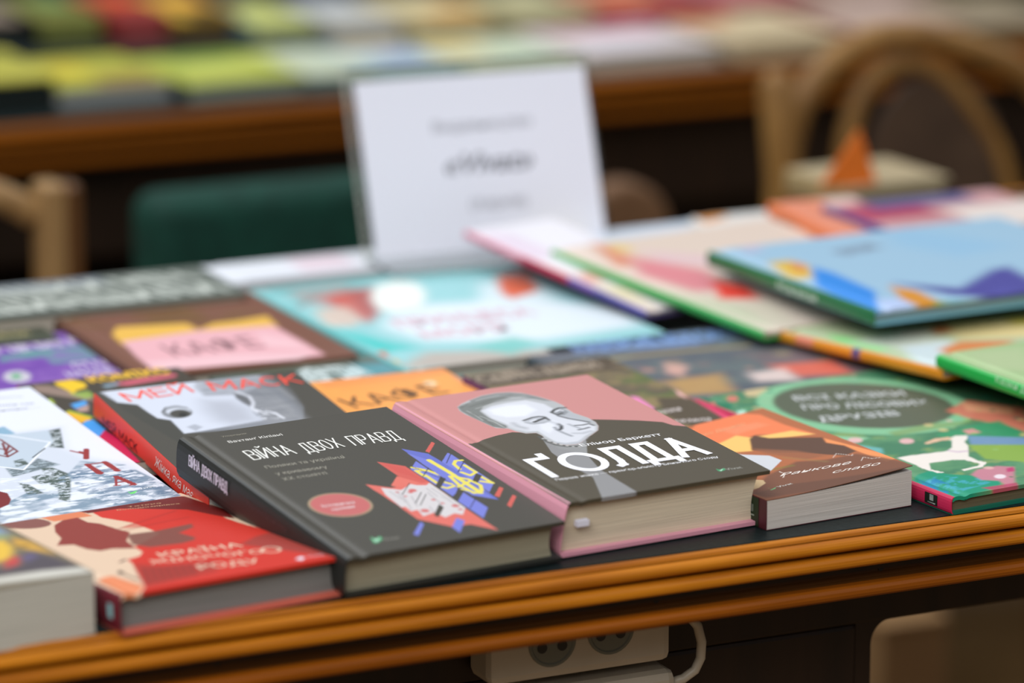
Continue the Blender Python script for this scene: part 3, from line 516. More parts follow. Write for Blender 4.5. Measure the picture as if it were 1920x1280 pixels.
 ('P',(110,220,110),[(112.9,31.1),(113.2,26.9),(119.2,29.6),(115.3,24.6),(112.0,24.0)],0.5,1),
], [('зреклись ми', (87.9, 231.8), (127.5, 223.7), 3.6, (120, 124, 135), 0.2, 0),('у данини…', (84.1, 219.2), (128.0, 214.4), 3.6, (120, 124, 135), 0.2, 0),('ПОВІСТЬ', (104.4, 246.2), (126.7, 241.8), 2.4, (175, 180, 190), 0.1, 0),('Vivat', (120.5, 29.1), (132.3, 31.4), 3.4, (225, 228, 232), 0.2, 0),('факт', (98.4, 39.4), (106.7, 45.0), 4, (228, 230, 235), 0.3, 0)], (210, 215, 225), [], None),
'red': ((226, 198, 170), [
 ('P',(222,132,92),[(42.1,222.8),(78.2,216.9),(78.9,193.8),(53.1,195.7),(51.6,210.3)],1,1),
 ('P',(208,56,44),[(84.7,215.5),(107.9,213.2),(133.9,187.0),(144.3,156.9),(140.2,131.8),(141.4,110.1),(146.2,78.5),(149.7,32.4),(148.5,-32.4),(127.4,-31.6),(10.6,-2.8),(20.0,8.8),(40.6,65.0),(42.4,75.5),(52.7,79.0),(59.0,87.7),(59.8,101.1),(89.3,123.1),(89.8,159.6),(81.1,186.0)],0.8,1),
 ('P',(110,38,36),[(76.8,214.5),(98.0,219.7),(137.4,211.7),(149.3,205.4),(152.2,154.0),(144.0,128.6),(139.3,144.0),(132.8,170.6),(101.7,201.0),(79.9,202.2)],1.2,1),
 ('P',(205,52,42),[(76.6,151.7),(106.8,170.0),(130.0,172.6),(135.3,141.2),(136.7,129.0),(112.4,147.5),(89.5,145.0)],3,0.6),
 ('L',(150,46,40),[(73.2,150.2),(97.4,160.3),(125.4,172.1)],2,3,0.5),
 ('L',(150,46,40),[(74.7,144.6),(100.2,149.0),(123.3,151.5)],2,3,0.5),
 ('P',(146,64,56),[(48.8,186.2),(58.9,195.2),(69.5,195.9),(68.6,180.3),(72.8,171.5),(74.7,148.0),(76.7,138.6),(64.3,119.3),(60.0,97.8),(48.6,106.6),(40.1,106.3),(35.8,116.1),(35.0,131.4),(26.0,136.1),(36.4,151.3),(40.9,169.0)],1,1),
 ('P',(126,78,68),[(71.9,134.1),(90.8,131.0),(116.7,134.2),(113.3,124.8),(99.2,117.4),(101.4,100.6),(97.7,94.4),(87.2,91.5),(68.0,95.2),(62.7,108.0)],3,0.95),
 ('E',(136,88,78),37.1,202.6,0.1,0.1,0.8,1),
 ('P',(138,88,80),[(49.5,192.0),(47.8,189.3),(45.4,187.4),(42.7,186.2),(39.6,185.8),(36.4,186.3),(33.2,187.6),(30.2,189.7),(27.5,192.5),(25.3,195.8),(23.6,199.4),(22.5,203.3),(22.2,207.1),(22.6,210.7),(23.7,214.0),(25.4,216.7),(27.7,218.8),(30.5,220.0),(33.5,220.4),(36.8,219.9),(40.0,218.6),(43.1,216.4),(45.8,213.6),(48.0,210.3),(49.7,206.6),(50.7,202.7),(51.1,198.9),(50.6,195.3)],1,1),
 ('P',(226,198,170),[(35.4,115.3),(39.8,105.7),(54.4,101.6),(60.3,98.3),(58.5,86.7),(53.6,80.5),(39.5,78.9),(30.3,65.7),(22.7,88.2)],1,1),
 ('P',(150,60,52),[(41.3,64.6),(51.7,47.8),(80.6,39.6),(71.6,15.2),(19.1,8.8),(26.6,29.5)],5,0.55),
 ('L',(110,52,46),[(40.2,49.5),(26.1,14.4)],2.5,2.5,0.6),
 ('L',(110,52,46),[(44.2,47.7),(31.2,14.8)],2.5,2.5,0.6),
 ('L',(110,52,46),[(48.2,45.9),(36.3,15.2)],2.5,2.5,0.6),
 ('L',(110,52,46),[(52.2,44.2),(41.4,15.6)],2.5,2.5,0.6),
 ('L',(110,52,46),[(56.3,42.4),(46.5,15.9)],2.5,2.5,0.6),
 ('L',(110,52,46),[(60.3,40.6),(51.6,16.3)],2.5,2.5,0.6),
 ('L',(110,52,46),[(64.3,38.8),(56.7,16.7)],2.5,2.5,0.6),
 ('L',(90,40,36),[(36.4,72.7),(41.9,77.0)],2,1,1),
 ('P',(70,56,50),[(23.3,51.8),(27.1,54.5),(26.6,47.1),(22.5,45.4)],1,1),
 ('L',(70,50,44),[(24.6,44.8),(24.6,27.3)],1.5,1,1),
 ('P',(226,136,92),[(10.2,47.0),(17.4,45.0),(20.5,11.4),(13.3,2.2),(1.7,-3.2),(5.0,39.8)],2,1),
 ('P',(150,66,58),[(164.1,87.1),(153.5,32.7),(145.6,-9.5),(131.0,25.3),(113.7,66.3),(131.3,78.3)],5,0.8),
 ('L',(232,206,180),[(125.7,38.5),(124.4,36.7),(122.8,35.6),(121.0,35.1),(119.3,35.4),(117.8,36.4),(116.8,38.0),(116.2,40.0),(116.2,42.3),(116.8,44.5),(117.9,46.5),(119.4,48.0),(121.1,48.9),(122.8,49.0),(124.4,48.3),(125.7,47.0),(126.6,45.1),(126.9,42.9),(126.6,40.6),(125.7,38.5)],1.6,0.8,1),
 ('P',(230,225,235),[(120.7,11.4),(126.2,15.4),(127.3,11.0),(122.5,6.4)],0.8,1),
], [('КРАЇНА', (61.6, 68.0), (112.8, 59.9), 11.6, (232, 206, 180), 0.5, 0),('ЖІНОЧОГО', (48.6, 56.6), (114.5, 37.4), 10.1, (232, 206, 180), 0.5, 0),('РОДУ', (64.9, 25.9), (101.3, 17.4), 11.4, (232, 206, 180), 0.5, 0),('Тетяна', (107.2, 200.1), (128.4, 196.7), 3, (214, 168, 130), 0.2, 0),('Володимирівна', (97.6, 196.7), (136.8, 187.5), 3, (214, 168, 130), 0.2, 0),('Vivat', (128.5, 10.0), (139.5, 9.4), 4, (226, 200, 205), 0.3, 0)], (112, 42, 52), [('#rect', (-15, 8), (-9, 17), 0, (150, 200, 205), 0, 0)], None),
'rajk': ((176, 106, 68), [
 ('P',(236,130,84),[(39.8,154.0),(80.1,191.5),(102.6,159.9),(101.7,130.1),(104.9,99.8),(76.0,125.0),(40.0,118.2)],3,1),
 ('P',(240,150,110),[(62.5,152.4),(90.8,147.1),(94.6,137.2),(66.2,134.0)],6,0.6),
 ('P',(246,196,112),[(36.9,120.7),(64.9,132.2),(69.3,122.2),(82.3,119.0),(98.2,115.5),(104.8,98.4),(90.9,104.8),(77.4,111.8),(68.6,119.9),(53.7,96.4),(32.5,106.8)],2.5,1),
 ('P',(236,150,92),[(103.7,87.6),(115.3,19.1),(104.7,18.5),(104.0,50.7),(104.4,64.8),(99.0,77.5)],1.5,1),
 ('P',(96,70,56),[(67.2,119.6),(73.8,124.1),(78.0,112.7),(89.6,103.0),(104.1,89.3),(99.6,78.4),(104.4,64.8),(103.4,49.9),(92.9,47.3),(85.2,57.6),(75.2,72.7),(63.6,83.3),(54.9,98.3)],2.5,1),
 ('P',(150,96,68),[(56.8,101.0),(75.7,78.0),(84.0,55.9),(69.6,57.7),(57.5,85.8)],5,0.8),
 ('P',(118,80,62),[(30.5,45.8),(62.4,58.5),(79.2,48.9),(100.4,45.7),(108.5,26.1),(114.8,-0.1),(99.7,-10.1),(3.2,5.3),(0.3,17.9)],5,0.9),
 ('P',(100,70,56),[(0.8,17.6),(29.5,21.7),(55.1,14.4),(81.2,7.5),(114.8,-0.1),(101.9,-17.8),(-1.9,-2.2)],4,0.7),
 ('L',(130,120,60),[(40.9,54.3),(48.3,53.8),(55.6,53.2)],3,3,0.7),
 ('L',(150,130,80),[(61.4,70.8),(69.6,57.7),(76.8,45.5)],2,4,0.5),
 ('P',(206,209,213),[(38.8,104.6),(44.4,94.2),(56.5,80.9),(56.8,66.9),(40.9,54.3),(36.3,51.0),(37.7,79.5)],0.8,1),
 ('P',(216,186,140),[(19.0,43.5),(23.4,38.7),(21.0,32.3),(12.1,26.4),(4.1,23.6)],1,1),
 ('L',(236,226,216),[(84.9,49.3),(91.1,54.8),(94.1,49.0),(96.2,44.1),(98.2,46.4)],0.5,0.5,0.8),
 ('L',(236,226,216),[(94.4,31.6),(99.5,36.5),(101.8,29.9),(106.5,28.1)],0.5,0.5,0.8),
 ('L',(236,226,216),[(41.9,47.8),(42.4,41.8),(36.6,35.5)],0.6,0.5,1),
 ('P',(110,190,130),[(16.1,22.2),(15.8,18.4),(21.4,21.0),(19.1,18.7),(15.2,17.4)],0.4,1),
], [('Ранкове', (36.2, 38.7), (87.7, 30.6), 5.6, (236, 226, 216), 0.2, 0.6),('слабо', (66.0, 22.2), (99.8, 15.9), 5.2, (236, 226, 216), 0.2, 0.6),('Vivat', (22.0, 18.9), (33.8, 20.1), 3.2, (215, 210, 200), 0.2, 0),('Люко Дашвар', (39.6, 144.9), (84.2, 148.4), 5, (240, 175, 130), 0, 0.4)], (84, 44, 50), [('#rect', (-40, 0.5), (-8, 19), 0, (30, 52, 34), 0, 0),('#rect', (-20, 9), (-14, 14), 0, (200, 215, 200), 0, 0),('#rect', (-22, 6.4), (-13, 7.4), 0, (200, 215, 200), 0, 0)], None),
'green': ((96, 150, 108), [
 ('N',(60,120,92),30,22,0.5,0.2,31,0.7,None),
 ('N',(150,170,100),24,14,0.62,0.12,32,0.6,None),
 ('P',(64,110,84),[(185.9,254.2),(214.4,195.6),(178.3,142.9),(142.1,187.3),(141.9,227.5)],6,0.9),
 ('P',(222,196,150),[(44.3,298.0),(60.3,288.4),(50.2,265.5),(33.3,275.7)],4,0.8),
 ('P',(236,214,206),[(61.2,311.4),(90.6,335.7),(103.4,309.9),(77.7,295.6)],4,0.9),
 ('P',(226,110,86),[(98.5,324.9),(126.4,320.2),(118.7,294.6),(101.7,298.9)],4,0.9),
 ('P',(222,176,106),[(14.0,322.1),(39.7,324.3),(32.9,299.1),(7.0,303.0)],5,0.8),
 ('P',(222,120,112),[(15.7,292.0),(15.1,291.2),(14.4,290.6),(13.7,290.0),(13.0,289.6),(12.4,289.4),(11.8,289.4),(11.3,289.5),(10.9,289.9),(10.7,290.4),(10.7,291.0),(10.7,291.8),(11.0,292.6),(11.4,293.5),(11.9,294.3),(12.5,295.1),(13.2,295.8),(13.9,296.4),(14.6,296.8),(15.3,297.0),(15.8,297.0),(16.3,296.9),(16.7,296.5),(16.9,296.0),(17.0,295.3),(16.9,294.6),(16.6,293.7),(16.2,292.9)],1.5,0.9),
 ('P',(222,120,112),[(24.8,273.9),(23.7,272.5),(22.5,271.3),(21.3,270.3),(20.0,269.7),(18.9,269.3),(17.8,269.2),(17.0,269.5),(16.3,270.1),(15.9,271.0),(15.8,272.2),(16.0,273.5),(16.4,275.0),(17.1,276.5),(18.0,278.0),(19.1,279.4),(20.3,280.6),(21.6,281.6),(22.8,282.3),(24.0,282.7),(25.0,282.7),(25.9,282.4),(26.6,281.8),(26.9,280.9),(27.0,279.7),(26.9,278.4),(26.4,276.9),(25.7,275.4)],1.5,0.9),
 ('P',(222,120,112),[(45.9,253.8),(43.9,251.4),(41.8,249.3),(39.6,247.6),(37.5,246.4),(35.4,245.8),(33.6,245.7),(32.1,246.2),(31.0,247.3),(30.3,248.9),(30.1,250.9),(30.4,253.2),(31.2,255.7),(32.4,258.4),(34.0,260.9),(35.9,263.3),(38.1,265.5),(40.3,267.2),(42.5,268.4),(44.5,269.0),(46.4,269.1),(47.9,268.6),(49.0,267.5),(49.7,265.9),(49.9,263.9),(49.5,261.6),(48.7,259.0),(47.5,256.4)],1.5,0.9),
 ('P',(222,120,112),[(3.9,270.5),(3.3,269.8),(2.7,269.1),(2.0,268.6),(1.3,268.2),(0.6,267.9),(0.1,267.9),(-0.4,268.1),(-0.8,268.4),(-1.0,268.9),(-1.1,269.6),(-1.0,270.3),(-0.7,271.2),(-0.3,272.0),(0.2,272.8),(0.8,273.6),(1.4,274.3),(2.1,274.8),(2.8,275.2),(3.5,275.4),(4.0,275.5),(4.5,275.3),(4.9,275.0),(5.1,274.4),(5.2,273.8),(5.1,273.0),(4.8,272.2),(4.4,271.4)],1.5,0.9),
 ('P',(222,120,112),[(-13.3,258.4),(-13.9,257.6),(-14.5,257.0),(-15.2,256.4),(-15.9,256.1),(-16.5,255.8),(-17.1,255.8),(-17.6,256.0),(-17.9,256.3),(-18.2,256.8),(-18.2,257.5),(-18.1,258.2),(-17.9,259.0),(-17.5,259.9),(-17.0,260.7),(-16.4,261.4),(-15.8,262.1),(-15.1,262.7),(-14.4,263.0),(-13.8,263.3),(-13.2,263.3),(-12.7,263.1),(-12.4,262.8),(-12.1,262.3),(-12.1,261.6),(-12.2,260.9),(-12.4,260.1),(-12.8,259.2)],1.5,0.9),
 ('P',(20,120,86),[(6.8,291.7),(5.4,289.9),(4.0,288.4),(2.4,287.2),(0.9,286.3),(-0.6,285.8),(-1.9,285.7),(-3.0,286.1),(-3.8,286.9),(-4.3,288.0),(-4.4,289.5),(-4.2,291.1),(-3.7,293.0),(-2.8,294.9),(-1.7,296.8),(-0.4,298.5),(1.1,300.1),(2.7,301.3),(4.2,302.2),(5.7,302.7),(7.0,302.8),(8.1,302.4),(8.9,301.6),(9.4,300.5),(9.5,299.0),(9.3,297.3),(8.8,295.5),(7.9,293.5)],2,0.9),
 ('P',(20,120,86),[(7.2,280.0),(5.9,278.4),(4.6,277.1),(3.2,276.0),(1.8,275.2),(0.5,274.8),(-0.6,274.7),(-1.6,275.0),(-2.3,275.7),(-2.8,276.7),(-2.9,278.0),(-2.7,279.5),(-2.2,281.2),(-1.5,282.9),(-0.4,284.6),(0.8,286.1),(2.1,287.5),(3.5,288.6),(4.9,289.4),(6.2,289.8),(7.4,289.9),(8.3,289.6),(9.1,288.9),(9.5,287.9),(9.6,286.5),(9.4,285.0),(8.9,283.4),(8.2,281.7)],2,0.9),
 ('P',(20,120,86),[(10.9,260.7),(9.2,258.6),(7.3,256.7),(5.4,255.2),(3.5,254.2),(1.7,253.6),(0.1,253.5),(-1.3,254.0),(-2.2,254.9),(-2.8,256.3),(-3.0,258.1),(-2.8,260.2),(-2.1,262.4),(-1.0,264.8),(0.4,267.1),(2.0,269.2),(3.9,271.1),(5.8,272.6),(7.7,273.7),(9.5,274.3),(11.2,274.4),(12.5,273.9),(13.5,272.9),(14.1,271.5),(14.3,269.7),(14.0,267.6),(13.3,265.4),(12.3,263.0)],2,0.9),
 ('P',(20,120,86),[(12.1,234.8),(10.7,233.1),(9.3,231.6),(7.7,230.4),(6.2,229.6),(4.8,229.2),(3.5,229.1),(2.4,229.5),(1.7,230.2),(1.2,231.3),(1.0,232.7),(1.2,234.4),(1.8,236.2),(2.6,238.0),(3.7,239.8),(5.1,241.5),(6.5,242.9),(8.1,244.1),(9.6,245.0),(11.0,245.4),(12.3,245.5),(13.4,245.1),(14.2,244.4),(14.7,243.3),(14.8,241.8),(14.6,240.2),(14.0,238.4),(13.2,236.6)],2,0.9),
 ('P',(20,120,86),[(68.4,274.8),(67.1,273.2),(65.7,271.8),(64.3,270.7),(62.9,269.9),(61.5,269.5),(60.3,269.5),(59.3,269.8),(58.6,270.5),(58.2,271.5),(58.1,272.8),(58.3,274.3),(58.8,276.0),(59.6,277.7),(60.7,279.4),(62.0,281.0),(63.3,282.4),(64.8,283.5),(66.2,284.3),(67.6,284.7),(68.8,284.8),(69.8,284.4),(70.5,283.7),(70.9,282.7),(71.0,281.4),(70.8,279.9),(70.3,278.2),(69.4,276.5)],2,0.9),
 ('P',(190,235,215),[(9.3,242.0),(8.3,240.8),(7.2,239.6),(6.1,238.7),(5.0,238.1),(4.0,237.7),(3.1,237.6),(2.4,237.8),(1.8,238.4),(1.6,239.2),(1.5,240.2),(1.7,241.4),(2.1,242.7),(2.8,244.1),(3.6,245.4),(4.6,246.7),(5.7,247.8),(6.8,248.7),(7.9,249.4),(8.9,249.8),(9.9,249.9),(10.6,249.6),(11.1,249.1),(11.4,248.3),(11.4,247.3),(11.2,246.1),(10.8,244.7),(10.1,243.4)],2,1),
 ('P',(136,196,152),[(142.4,160.0),(130.6,148.3),(116.8,139.9),(101.7,135.0),(86.1,133.9),(70.5,136.6),(55.9,142.9),(42.8,152.5),(31.8,165.0),(23.6,179.9),(18.4,196.4),(16.6,213.8),(18.3,231.2),(23.5,247.8),(32.0,262.8),(43.4,275.4),(57.2,284.8),(72.7,290.5),(89.0,292.2),(105.4,289.7),(120.9,283.2),(134.7,273.0),(146.0,259.6),(154.3,243.8),(159.1,226.4),(160.2,208.4),(157.6,190.8),(151.6,174.4)],4,0.95),
 ('P',(92,100,82),[(134.7,170.9),(125.2,161.4),(113.9,154.6),(101.5,150.8),(88.5,150.1),(75.5,152.5),(63.3,158.0),(52.3,166.2),(43.0,176.7),(36.0,189.1),(31.5,202.9),(29.8,217.2),(31.1,231.5),(35.2,245.1),(42.1,257.2),(51.4,267.3),(62.6,274.7),(75.3,279.1),(88.8,280.2),(102.3,277.8),(115.1,272.2),(126.6,263.6),(136.1,252.5),(143.1,239.5),(147.4,225.2),(148.6,210.4),(146.8,196.0),(142.1,182.6)],5,1),
 ('P',(150,210,170),[(13.8,230.9),(18.8,200.4),(20.3,161.7),(41.1,143.8),(30.6,139.6),(12.9,155.5),(11.3,194.0)],3,0.8),
 ('P',(216,120,100),[(128.1,173.2),(158.6,188.7),(180.2,153.0),(139.7,95.0),(140.1,116.4),(128.8,150.5)],5,0.9),
 ('P',(236,170,130),[(151.4,187.4),(173.9,156.8),(161.8,141.7),(140.6,165.6)],4,0.7),
 ('P',(60,150,104),[(84.4,128.4),(130.4,133.1),(143.1,133.7),(136.5,102.3),(127.8,91.5),(81.4,108.9)],4,0.9),
 ('P',(130,150,80),[(59.6,148.7),(99.4,151.8),(136.3,140.5),(104.0,138.1),(59.1,138.3)],4,0.6),
 ('P',(120,150,190),[(100.0,113.6),(133.9,87.8),(122.4,73.6),(88.0,94.4)],4,0.9),
 ('P',(150,180,70),[(85.9,95.6),(122.4,73.6),(94.4,38.8),(73.9,61.4)],4,0.8),
 ('P',(226,150,150),[(105.5,126.4),(114.5,126.4),(113.9,115.9),(103.3,115.9)],1.5,0.9),
 ('P',(236,186,186),[(33.1,140.7),(32.1,139.5),(30.9,138.5),(29.7,137.8),(28.4,137.3),(27.1,137.2),(25.9,137.3),(24.8,137.8),(24.0,138.5),(23.4,139.4),(23.0,140.5),(23.0,141.8),(23.3,143.2),(23.8,144.5),(24.6,145.8),(25.6,147.0),(26.8,147.9),(28.0,148.7),(29.4,149.1),(30.7,149.3),(31.9,149.2),(32.9,148.7),(33.8,148.0),(34.4,147.1),(34.7,145.9),(34.7,144.6),(34.5,143.3),(33.9,141.9)],2,0.9),
 ('P',(236,186,186),[(61.2,121.1),(60.2,119.9),(59.0,118.9),(57.7,118.2),(56.4,117.8),(55.1,117.6),(53.9,117.8),(52.9,118.2),(52.0,118.9),(51.4,119.8),(51.1,121.0),(51.1,122.2),(51.4,123.6),(51.9,124.9),(52.7,126.2),(53.7,127.3),(54.9,128.3),(56.2,129.0),(57.5,129.5),(58.8,129.7),(60.1,129.5),(61.1,129.1),(62.0,128.4),(62.6,127.4),(62.9,126.3),(62.9,125.0),(62.6,123.7),(62.1,122.3)],2,0.9),
 ('P',(120,190,190),[(23.1,133.5),(31.9,117.7),(24.9,106.4),(17.1,121.4)],4,0.8),
 ('P',(16,150,116),[(9.6,53.0),(26.5,57.5),(30.1,45.5),(41.1,34.0),(55.1,18.2),(39.7,3.4),(-5.0,-5.2),(-6.1,33.4)],3,1),
 ('N',(20,130,180),9,6,0.5,0.15,40,0.9,[(6.9,44.9),(16.9,41.3),(16.6,24.5),(1.8,7.2),(0.3,34.4)]),
 ('N',(70,170,190),7,5,0.55,0.15,41,0.8,[(9.4,48.2),(41.1,34.0),(41.3,14.4),(6.9,6.5)]),
 ('P',(206,130,150),[(42.4,35.7),(53.6,43.6),(70.1,43.6),(78.1,36.3),(54.8,6.3),(44.5,0.5),(48.7,14.8),(40.4,22.2)],4,0.9),
 ('P',(190,50,100),[(28.8,7.5),(42.3,6.6),(55.8,5.7),(51.6,-1.4),(32.2,-1.6)],2.5,0.8),
 ('P',(190,50,110),[(71.0,35.6),(77.6,36.6),(71.9,27.6),(66.2,28.6)],2.5,0.9),
 ('P',(236,220,226),[(59.0,20.7),(58.2,19.9),(57.3,19.2),(56.3,18.6),(55.3,18.3),(54.3,18.2),(53.4,18.3),(52.6,18.7),(51.9,19.2),(51.5,19.9),(51.2,20.8),(51.2,21.7),(51.4,22.7),(51.9,23.7),(52.5,24.6),(53.3,25.5),(54.2,26.2),(55.2,26.7),(56.2,27.1),(57.2,27.2),(58.1,27.1),(58.9,26.7),(59.6,26.2),(60.0,25.5),(60.3,24.6),(60.3,23.7),(60.1,22.7),(59.6,21.7)],2,1),
 ('P',(238,230,220),[(25.6,93.0),(34.8,93.7),(51.1,91.5),(64.4,89.9),(72.7,95.1),(83.7,109.2),(82.7,113.7),(93.3,117.8),(101.0,114.4),(93.6,105.8),(89.3,103.2),(84.7,93.0),(68.7,72.0),(67.4,60.2),(69.6,53.9),(60.5,46.9),(44.3,45.5),(44.8,48.9),(59.4,50.1),(63.7,53.7),(60.8,66.7),(54.0,70.8),(35.9,71.7),(27.8,59.2),(31.0,48.6),(26.5,50.1),(24.2,63.8),(26.3,75.0)],0.8,1),
 ('P',(232,190,160),[(63.6,113.5),(76.4,118.8),(87.2,117.5),(86.7,111.2),(77.7,112.8),(64.2,110.5)],1,1),
 ('L',(190,150,190),[(66.0,90.2),(69.5,84.3),(75.8,83.0)],2,1.2,0.9),
 ('E',(150,190,110),72.8,301.9,2.3493081478173545,2.3493081478173545,1.6,0.75),
 ('E',(70,140,100),61.1,344.8,3.4030921034105255,3.4030921034105255,1.6,0.75),
 ('E',(236,186,180),59.5,308.6,3.4631024645711594,3.4631024645711594,1.6,0.75),
 ('E',(24,112,80),-73.1,175.2,3.121074812503119,3.121074812503119,1.6,0.75),
 ('E',(226,200,140),21.9,246.7,3.2815719675760517,3.2815719675760517,1.6,0.75),
 ('E',(24,112,80),61.3,18.2,1.4081238063238124,1.4081238063238124,1.6,0.75),
 ('E',(70,140,100),29.6,101.7,1.7972964974246652,1.7972964974246652,1.6,0.75),
 ('E',(226,200,140),-10.9,273.7,3.3175613757090963,3.3175613757090963,1.6,0.75),
 ('E',(150,190,110),107.8,116.4,2.2169545876785364,2.2169545876785364,1.6,0.75),
 ('E',(236,186,180),12.3,196.2,1.9322678314385735,1.9322678314385735,1.6,0.75),
 ('E',(222,120,112),201.9,249.9,2.310407381528927,2.310407381528927,1.6,0.75),
 ('E',(226,200,140),134.1,96.5,2.3309762066759836,2.3309762066759836,1.6,0.75),
 ('E',(236,186,180),-78.0,50.1,1.3594523265265461,1.3594523265265461,1.6,0.75),
 ('E',(150,190,110),94.5,76.3,1.8631316039032395,1.8631316039032395,1.6,0.75),
 ('E',(24,112,80),-31.0,110.5,2.7226372461055934,2.7226372461055934,1.6,0.75),
 ('E',(40,130,110),20.2,242.2,1.347864580896422,1.347864580896422,1.6,0.75),
 ('E',(70,140,100),-57.7,120.1,3.2690377099052164,3.2690377099052164,1.6,0.75),
 ('E',(24,112,80),-107.0,89.4,2.301645005208422,2.301645005208422,1.6,0.75),
 ('E',(24,112,80),-80.0,158.4,2.9637070955374223,2.9637070955374223,1.6,0.75),
 ('E',(24,112,80),237.5,239.3,1.972022687780978,1.972022687780978,1.6,0.75),
 ('E',(40,130,110),-51.3,157.9,3.4639400816471557,3.4639400816471557,1.6,0.75),
 ('E',(24,112,80),-9.9,45.0,1.527450303734196,1.527450303734196,1.6,0.75),
 ('E',(24,112,80),-64.8,54.4,2.575416147876915,2.575416147876915,1.6,0.75),
 ('E',(70,140,100),-83.5,145.9,2.8243850821963337,2.8243850821963337,1.6,0.75),
 ('E',(150,190,110),68.6,331.1,2.5983961745928283,2.5983961745928283,1.6,0.75),
 ('E',(40,130,110),104.4,311.9,2.470179807416929,2.470179807416929,1.6,0.75),
 ('E',(236,186,180),114.1,151.3,2.3466287112553017,2.3466287112553017,1.6,0.75),
 ('E',(222,120,112),11.3,212.8,1.725747610710042,1.725747610710042,1.6,0.75),
 ('E',(150,190,110),3.9,126.2,3.194513086361643,3.194513086361643,1.6,0.75),
 ('E',(24,112,80),141.1,291.5,1.808129708332821,1.808129708332821,1.6,0.75),
 ('E',(150,190,110),-4.3,85.2,3.28730283847488,3.28730283847488,1.6,0.75),
 ('E',(24,112,80),64.8,328.9,2.5568260809813026,2.5568260809813026,1.6,0.75),
 ('E',(226,200,140),157.2,127.8,2.7695363200467487,2.7695363200467487,1.6,0.75),
 ('E',(236,186,180),-27.2,37.9,2.0078150027311685,2.0078150027311685,1.6,0.75),
 ('E',(226,200,140),-121.8,85.6,2.8040445183144374,2.8040445183144374,1.6,0.75),
 ('E',(236,186,180),-115.0,106.7,3.040368657741576,3.040368657741576,1.6,0.75),
 ('E',(40,130,110),-66.6,92.6,1.6014374736759553,1.6014374736759553,1.6,0.75),
 ('E',(222,120,112),-126.4,105.4,2.6640216149644305,2.6640216149644305,1.6,0.75),
 ('E',(40,130,110),17.2,215.1,3.0791273542836537,3.0791273542836537,1.6,0.75),
 ('E',(40,130,110),-41.6,168.4,3.3402000647015333,3.3402000647015333,1.6,0.75),
 ('E',(70,140,100),101.2,134.7,2.2551415984581733,2.2551415984581733,1.6,0.75),
 ('E',(222,120,112),-73.0,154.8,2.3731949429656196,2.3731949429656196,1.6,0.75),
 ('E',(70,140,100),38.7,332.4,3.372085654924237,3.372085654924237,1.6,0.75),
 ('E',(150,190,110),-44.0,194.5,1.6928464970717574,1.6928464970717574,1.6,0.75),
 ('E',(40,130,110),157.6,133.3,2.3679648015882013,2.3679648015882013,1.6,0.75),
 ('E',(222,120,112),220.8,216.1,3.397812949793847,3.397812949793847,1.6,0.75),
 ('E',(150,190,110),128.0,160.2,2.1981427405687084,2.1981427405687084,1.6,0.75),
 ('E',(226,200,140),94.8,149.2,3.3151798535713404,3.3151798535713404,1.6,0.75),
 ('E',(40,130,110),23.9,248.6,2.348826445742806,2.348826445742806,1.6,0.75),
 ('E',(24,112,80),-40.5,186.7,3.298289164832007,3.298289164832007,1.6,0.75),
 ('E',(150,190,110),51.2,295.3,3.2635713518604916,3.2635713518604916,1.6,0.75),
 ('E',(222,120,112),-89.1,64.9,2.905228099263451,2.905228099263451,1.6,0.75),
 ('E',(70,140,100),-15.1,268.2,1.4660128263206484,1.4660128263206484,1.6,0.75),
 ('E',(40,130,110),11.7,279.1,1.904282397451232,1.904282397451232,1.6,0.75),
 ('E',(40,130,110),55.3,279.8,2.7040813386742917,2.7040813386742917,1.6,0.75),
 ('E',(40,130,110),-26.0,49.4,3.3873795134128173,3.3873795134128173,1.6,0.75),
 ('E',(40,130,110),-62.0,85.8,2.257803808683148,2.257803808683148,1.6,0.75),
 ('E',(236,186,180),-81.2,118.4,1.8848790926083319,1.8848790926083319,1.6,0.75),
 ('E',(40,130,110),192.3,190.2,2.0410580576950315,2.0410580576950315,1.6,0.75),
 ('E',(150,190,110),152.0,258.3,2.7496374595675723,2.7496374595675723,1.6,0.75),
 ('E',(24,112,80),156.3,157.7,1.9840140433542035,1.9840140433542035,1.6,0.75),
 ('E',(222,120,112),102.9,318.2,2.4574435821066887,2.4574435821066887,1.6,0.75),
 ('E',(24,112,80),179.8,243.6,3.137400319806857,3.137400319806857,1.6,0.75),
 ('E',(70,140,100),203.8,199.5,3.568889745984812,3.568889745984812,1.6,0.75),
 ('E',(222,120,112),-19.9,16.7,3.0246045635766996,3.0246045635766996,1.6,0.75),
 ('E',(226,200,140),216.3,209.6,2.349913638986287,2.349913638986287,1.6,0.75),
 ('E',(40,130,110),176.3,189.6,3.195030903701732,3.195030903701732,1.6,0.75),
 ('E',(150,190,110),-73.1,71.3,3.314492182714357,3.314492182714357,1.6,0.75),
 ('E',(236,186,180),-4.9,191.5,1.9432237631252505,1.9432237631252505,1.6,0.75),
 ('E',(70,140,100),19.6,196.9,1.231639950000348,1.231639950000348,1.6,0.75),
 ('E',(226,200,140),-24.7,184.1,2.5467229774253353,2.5467229774253353,1.6,0.75),
 ('E',(150,190,110),125.2,146.6,2.6957502370105377,2.6957502370105377,1.6,0.75),
 ('E',(226,200,140),64.3,322.2,3.4079139115942247,3.4079139115942247,1.6,0.75),
 ('E',(226,200,140),95.3,133.6,3.4277863289745776,3.4277863289745776,1.6,0.75),
 ('E',(236,186,180),62.4,42.9,3.417599992245724,3.417599992245724,1.6,0.75),
 ('E',(222,120,112),33.3,313.1,1.591967071257364,1.591967071257364,1.6,0.75),
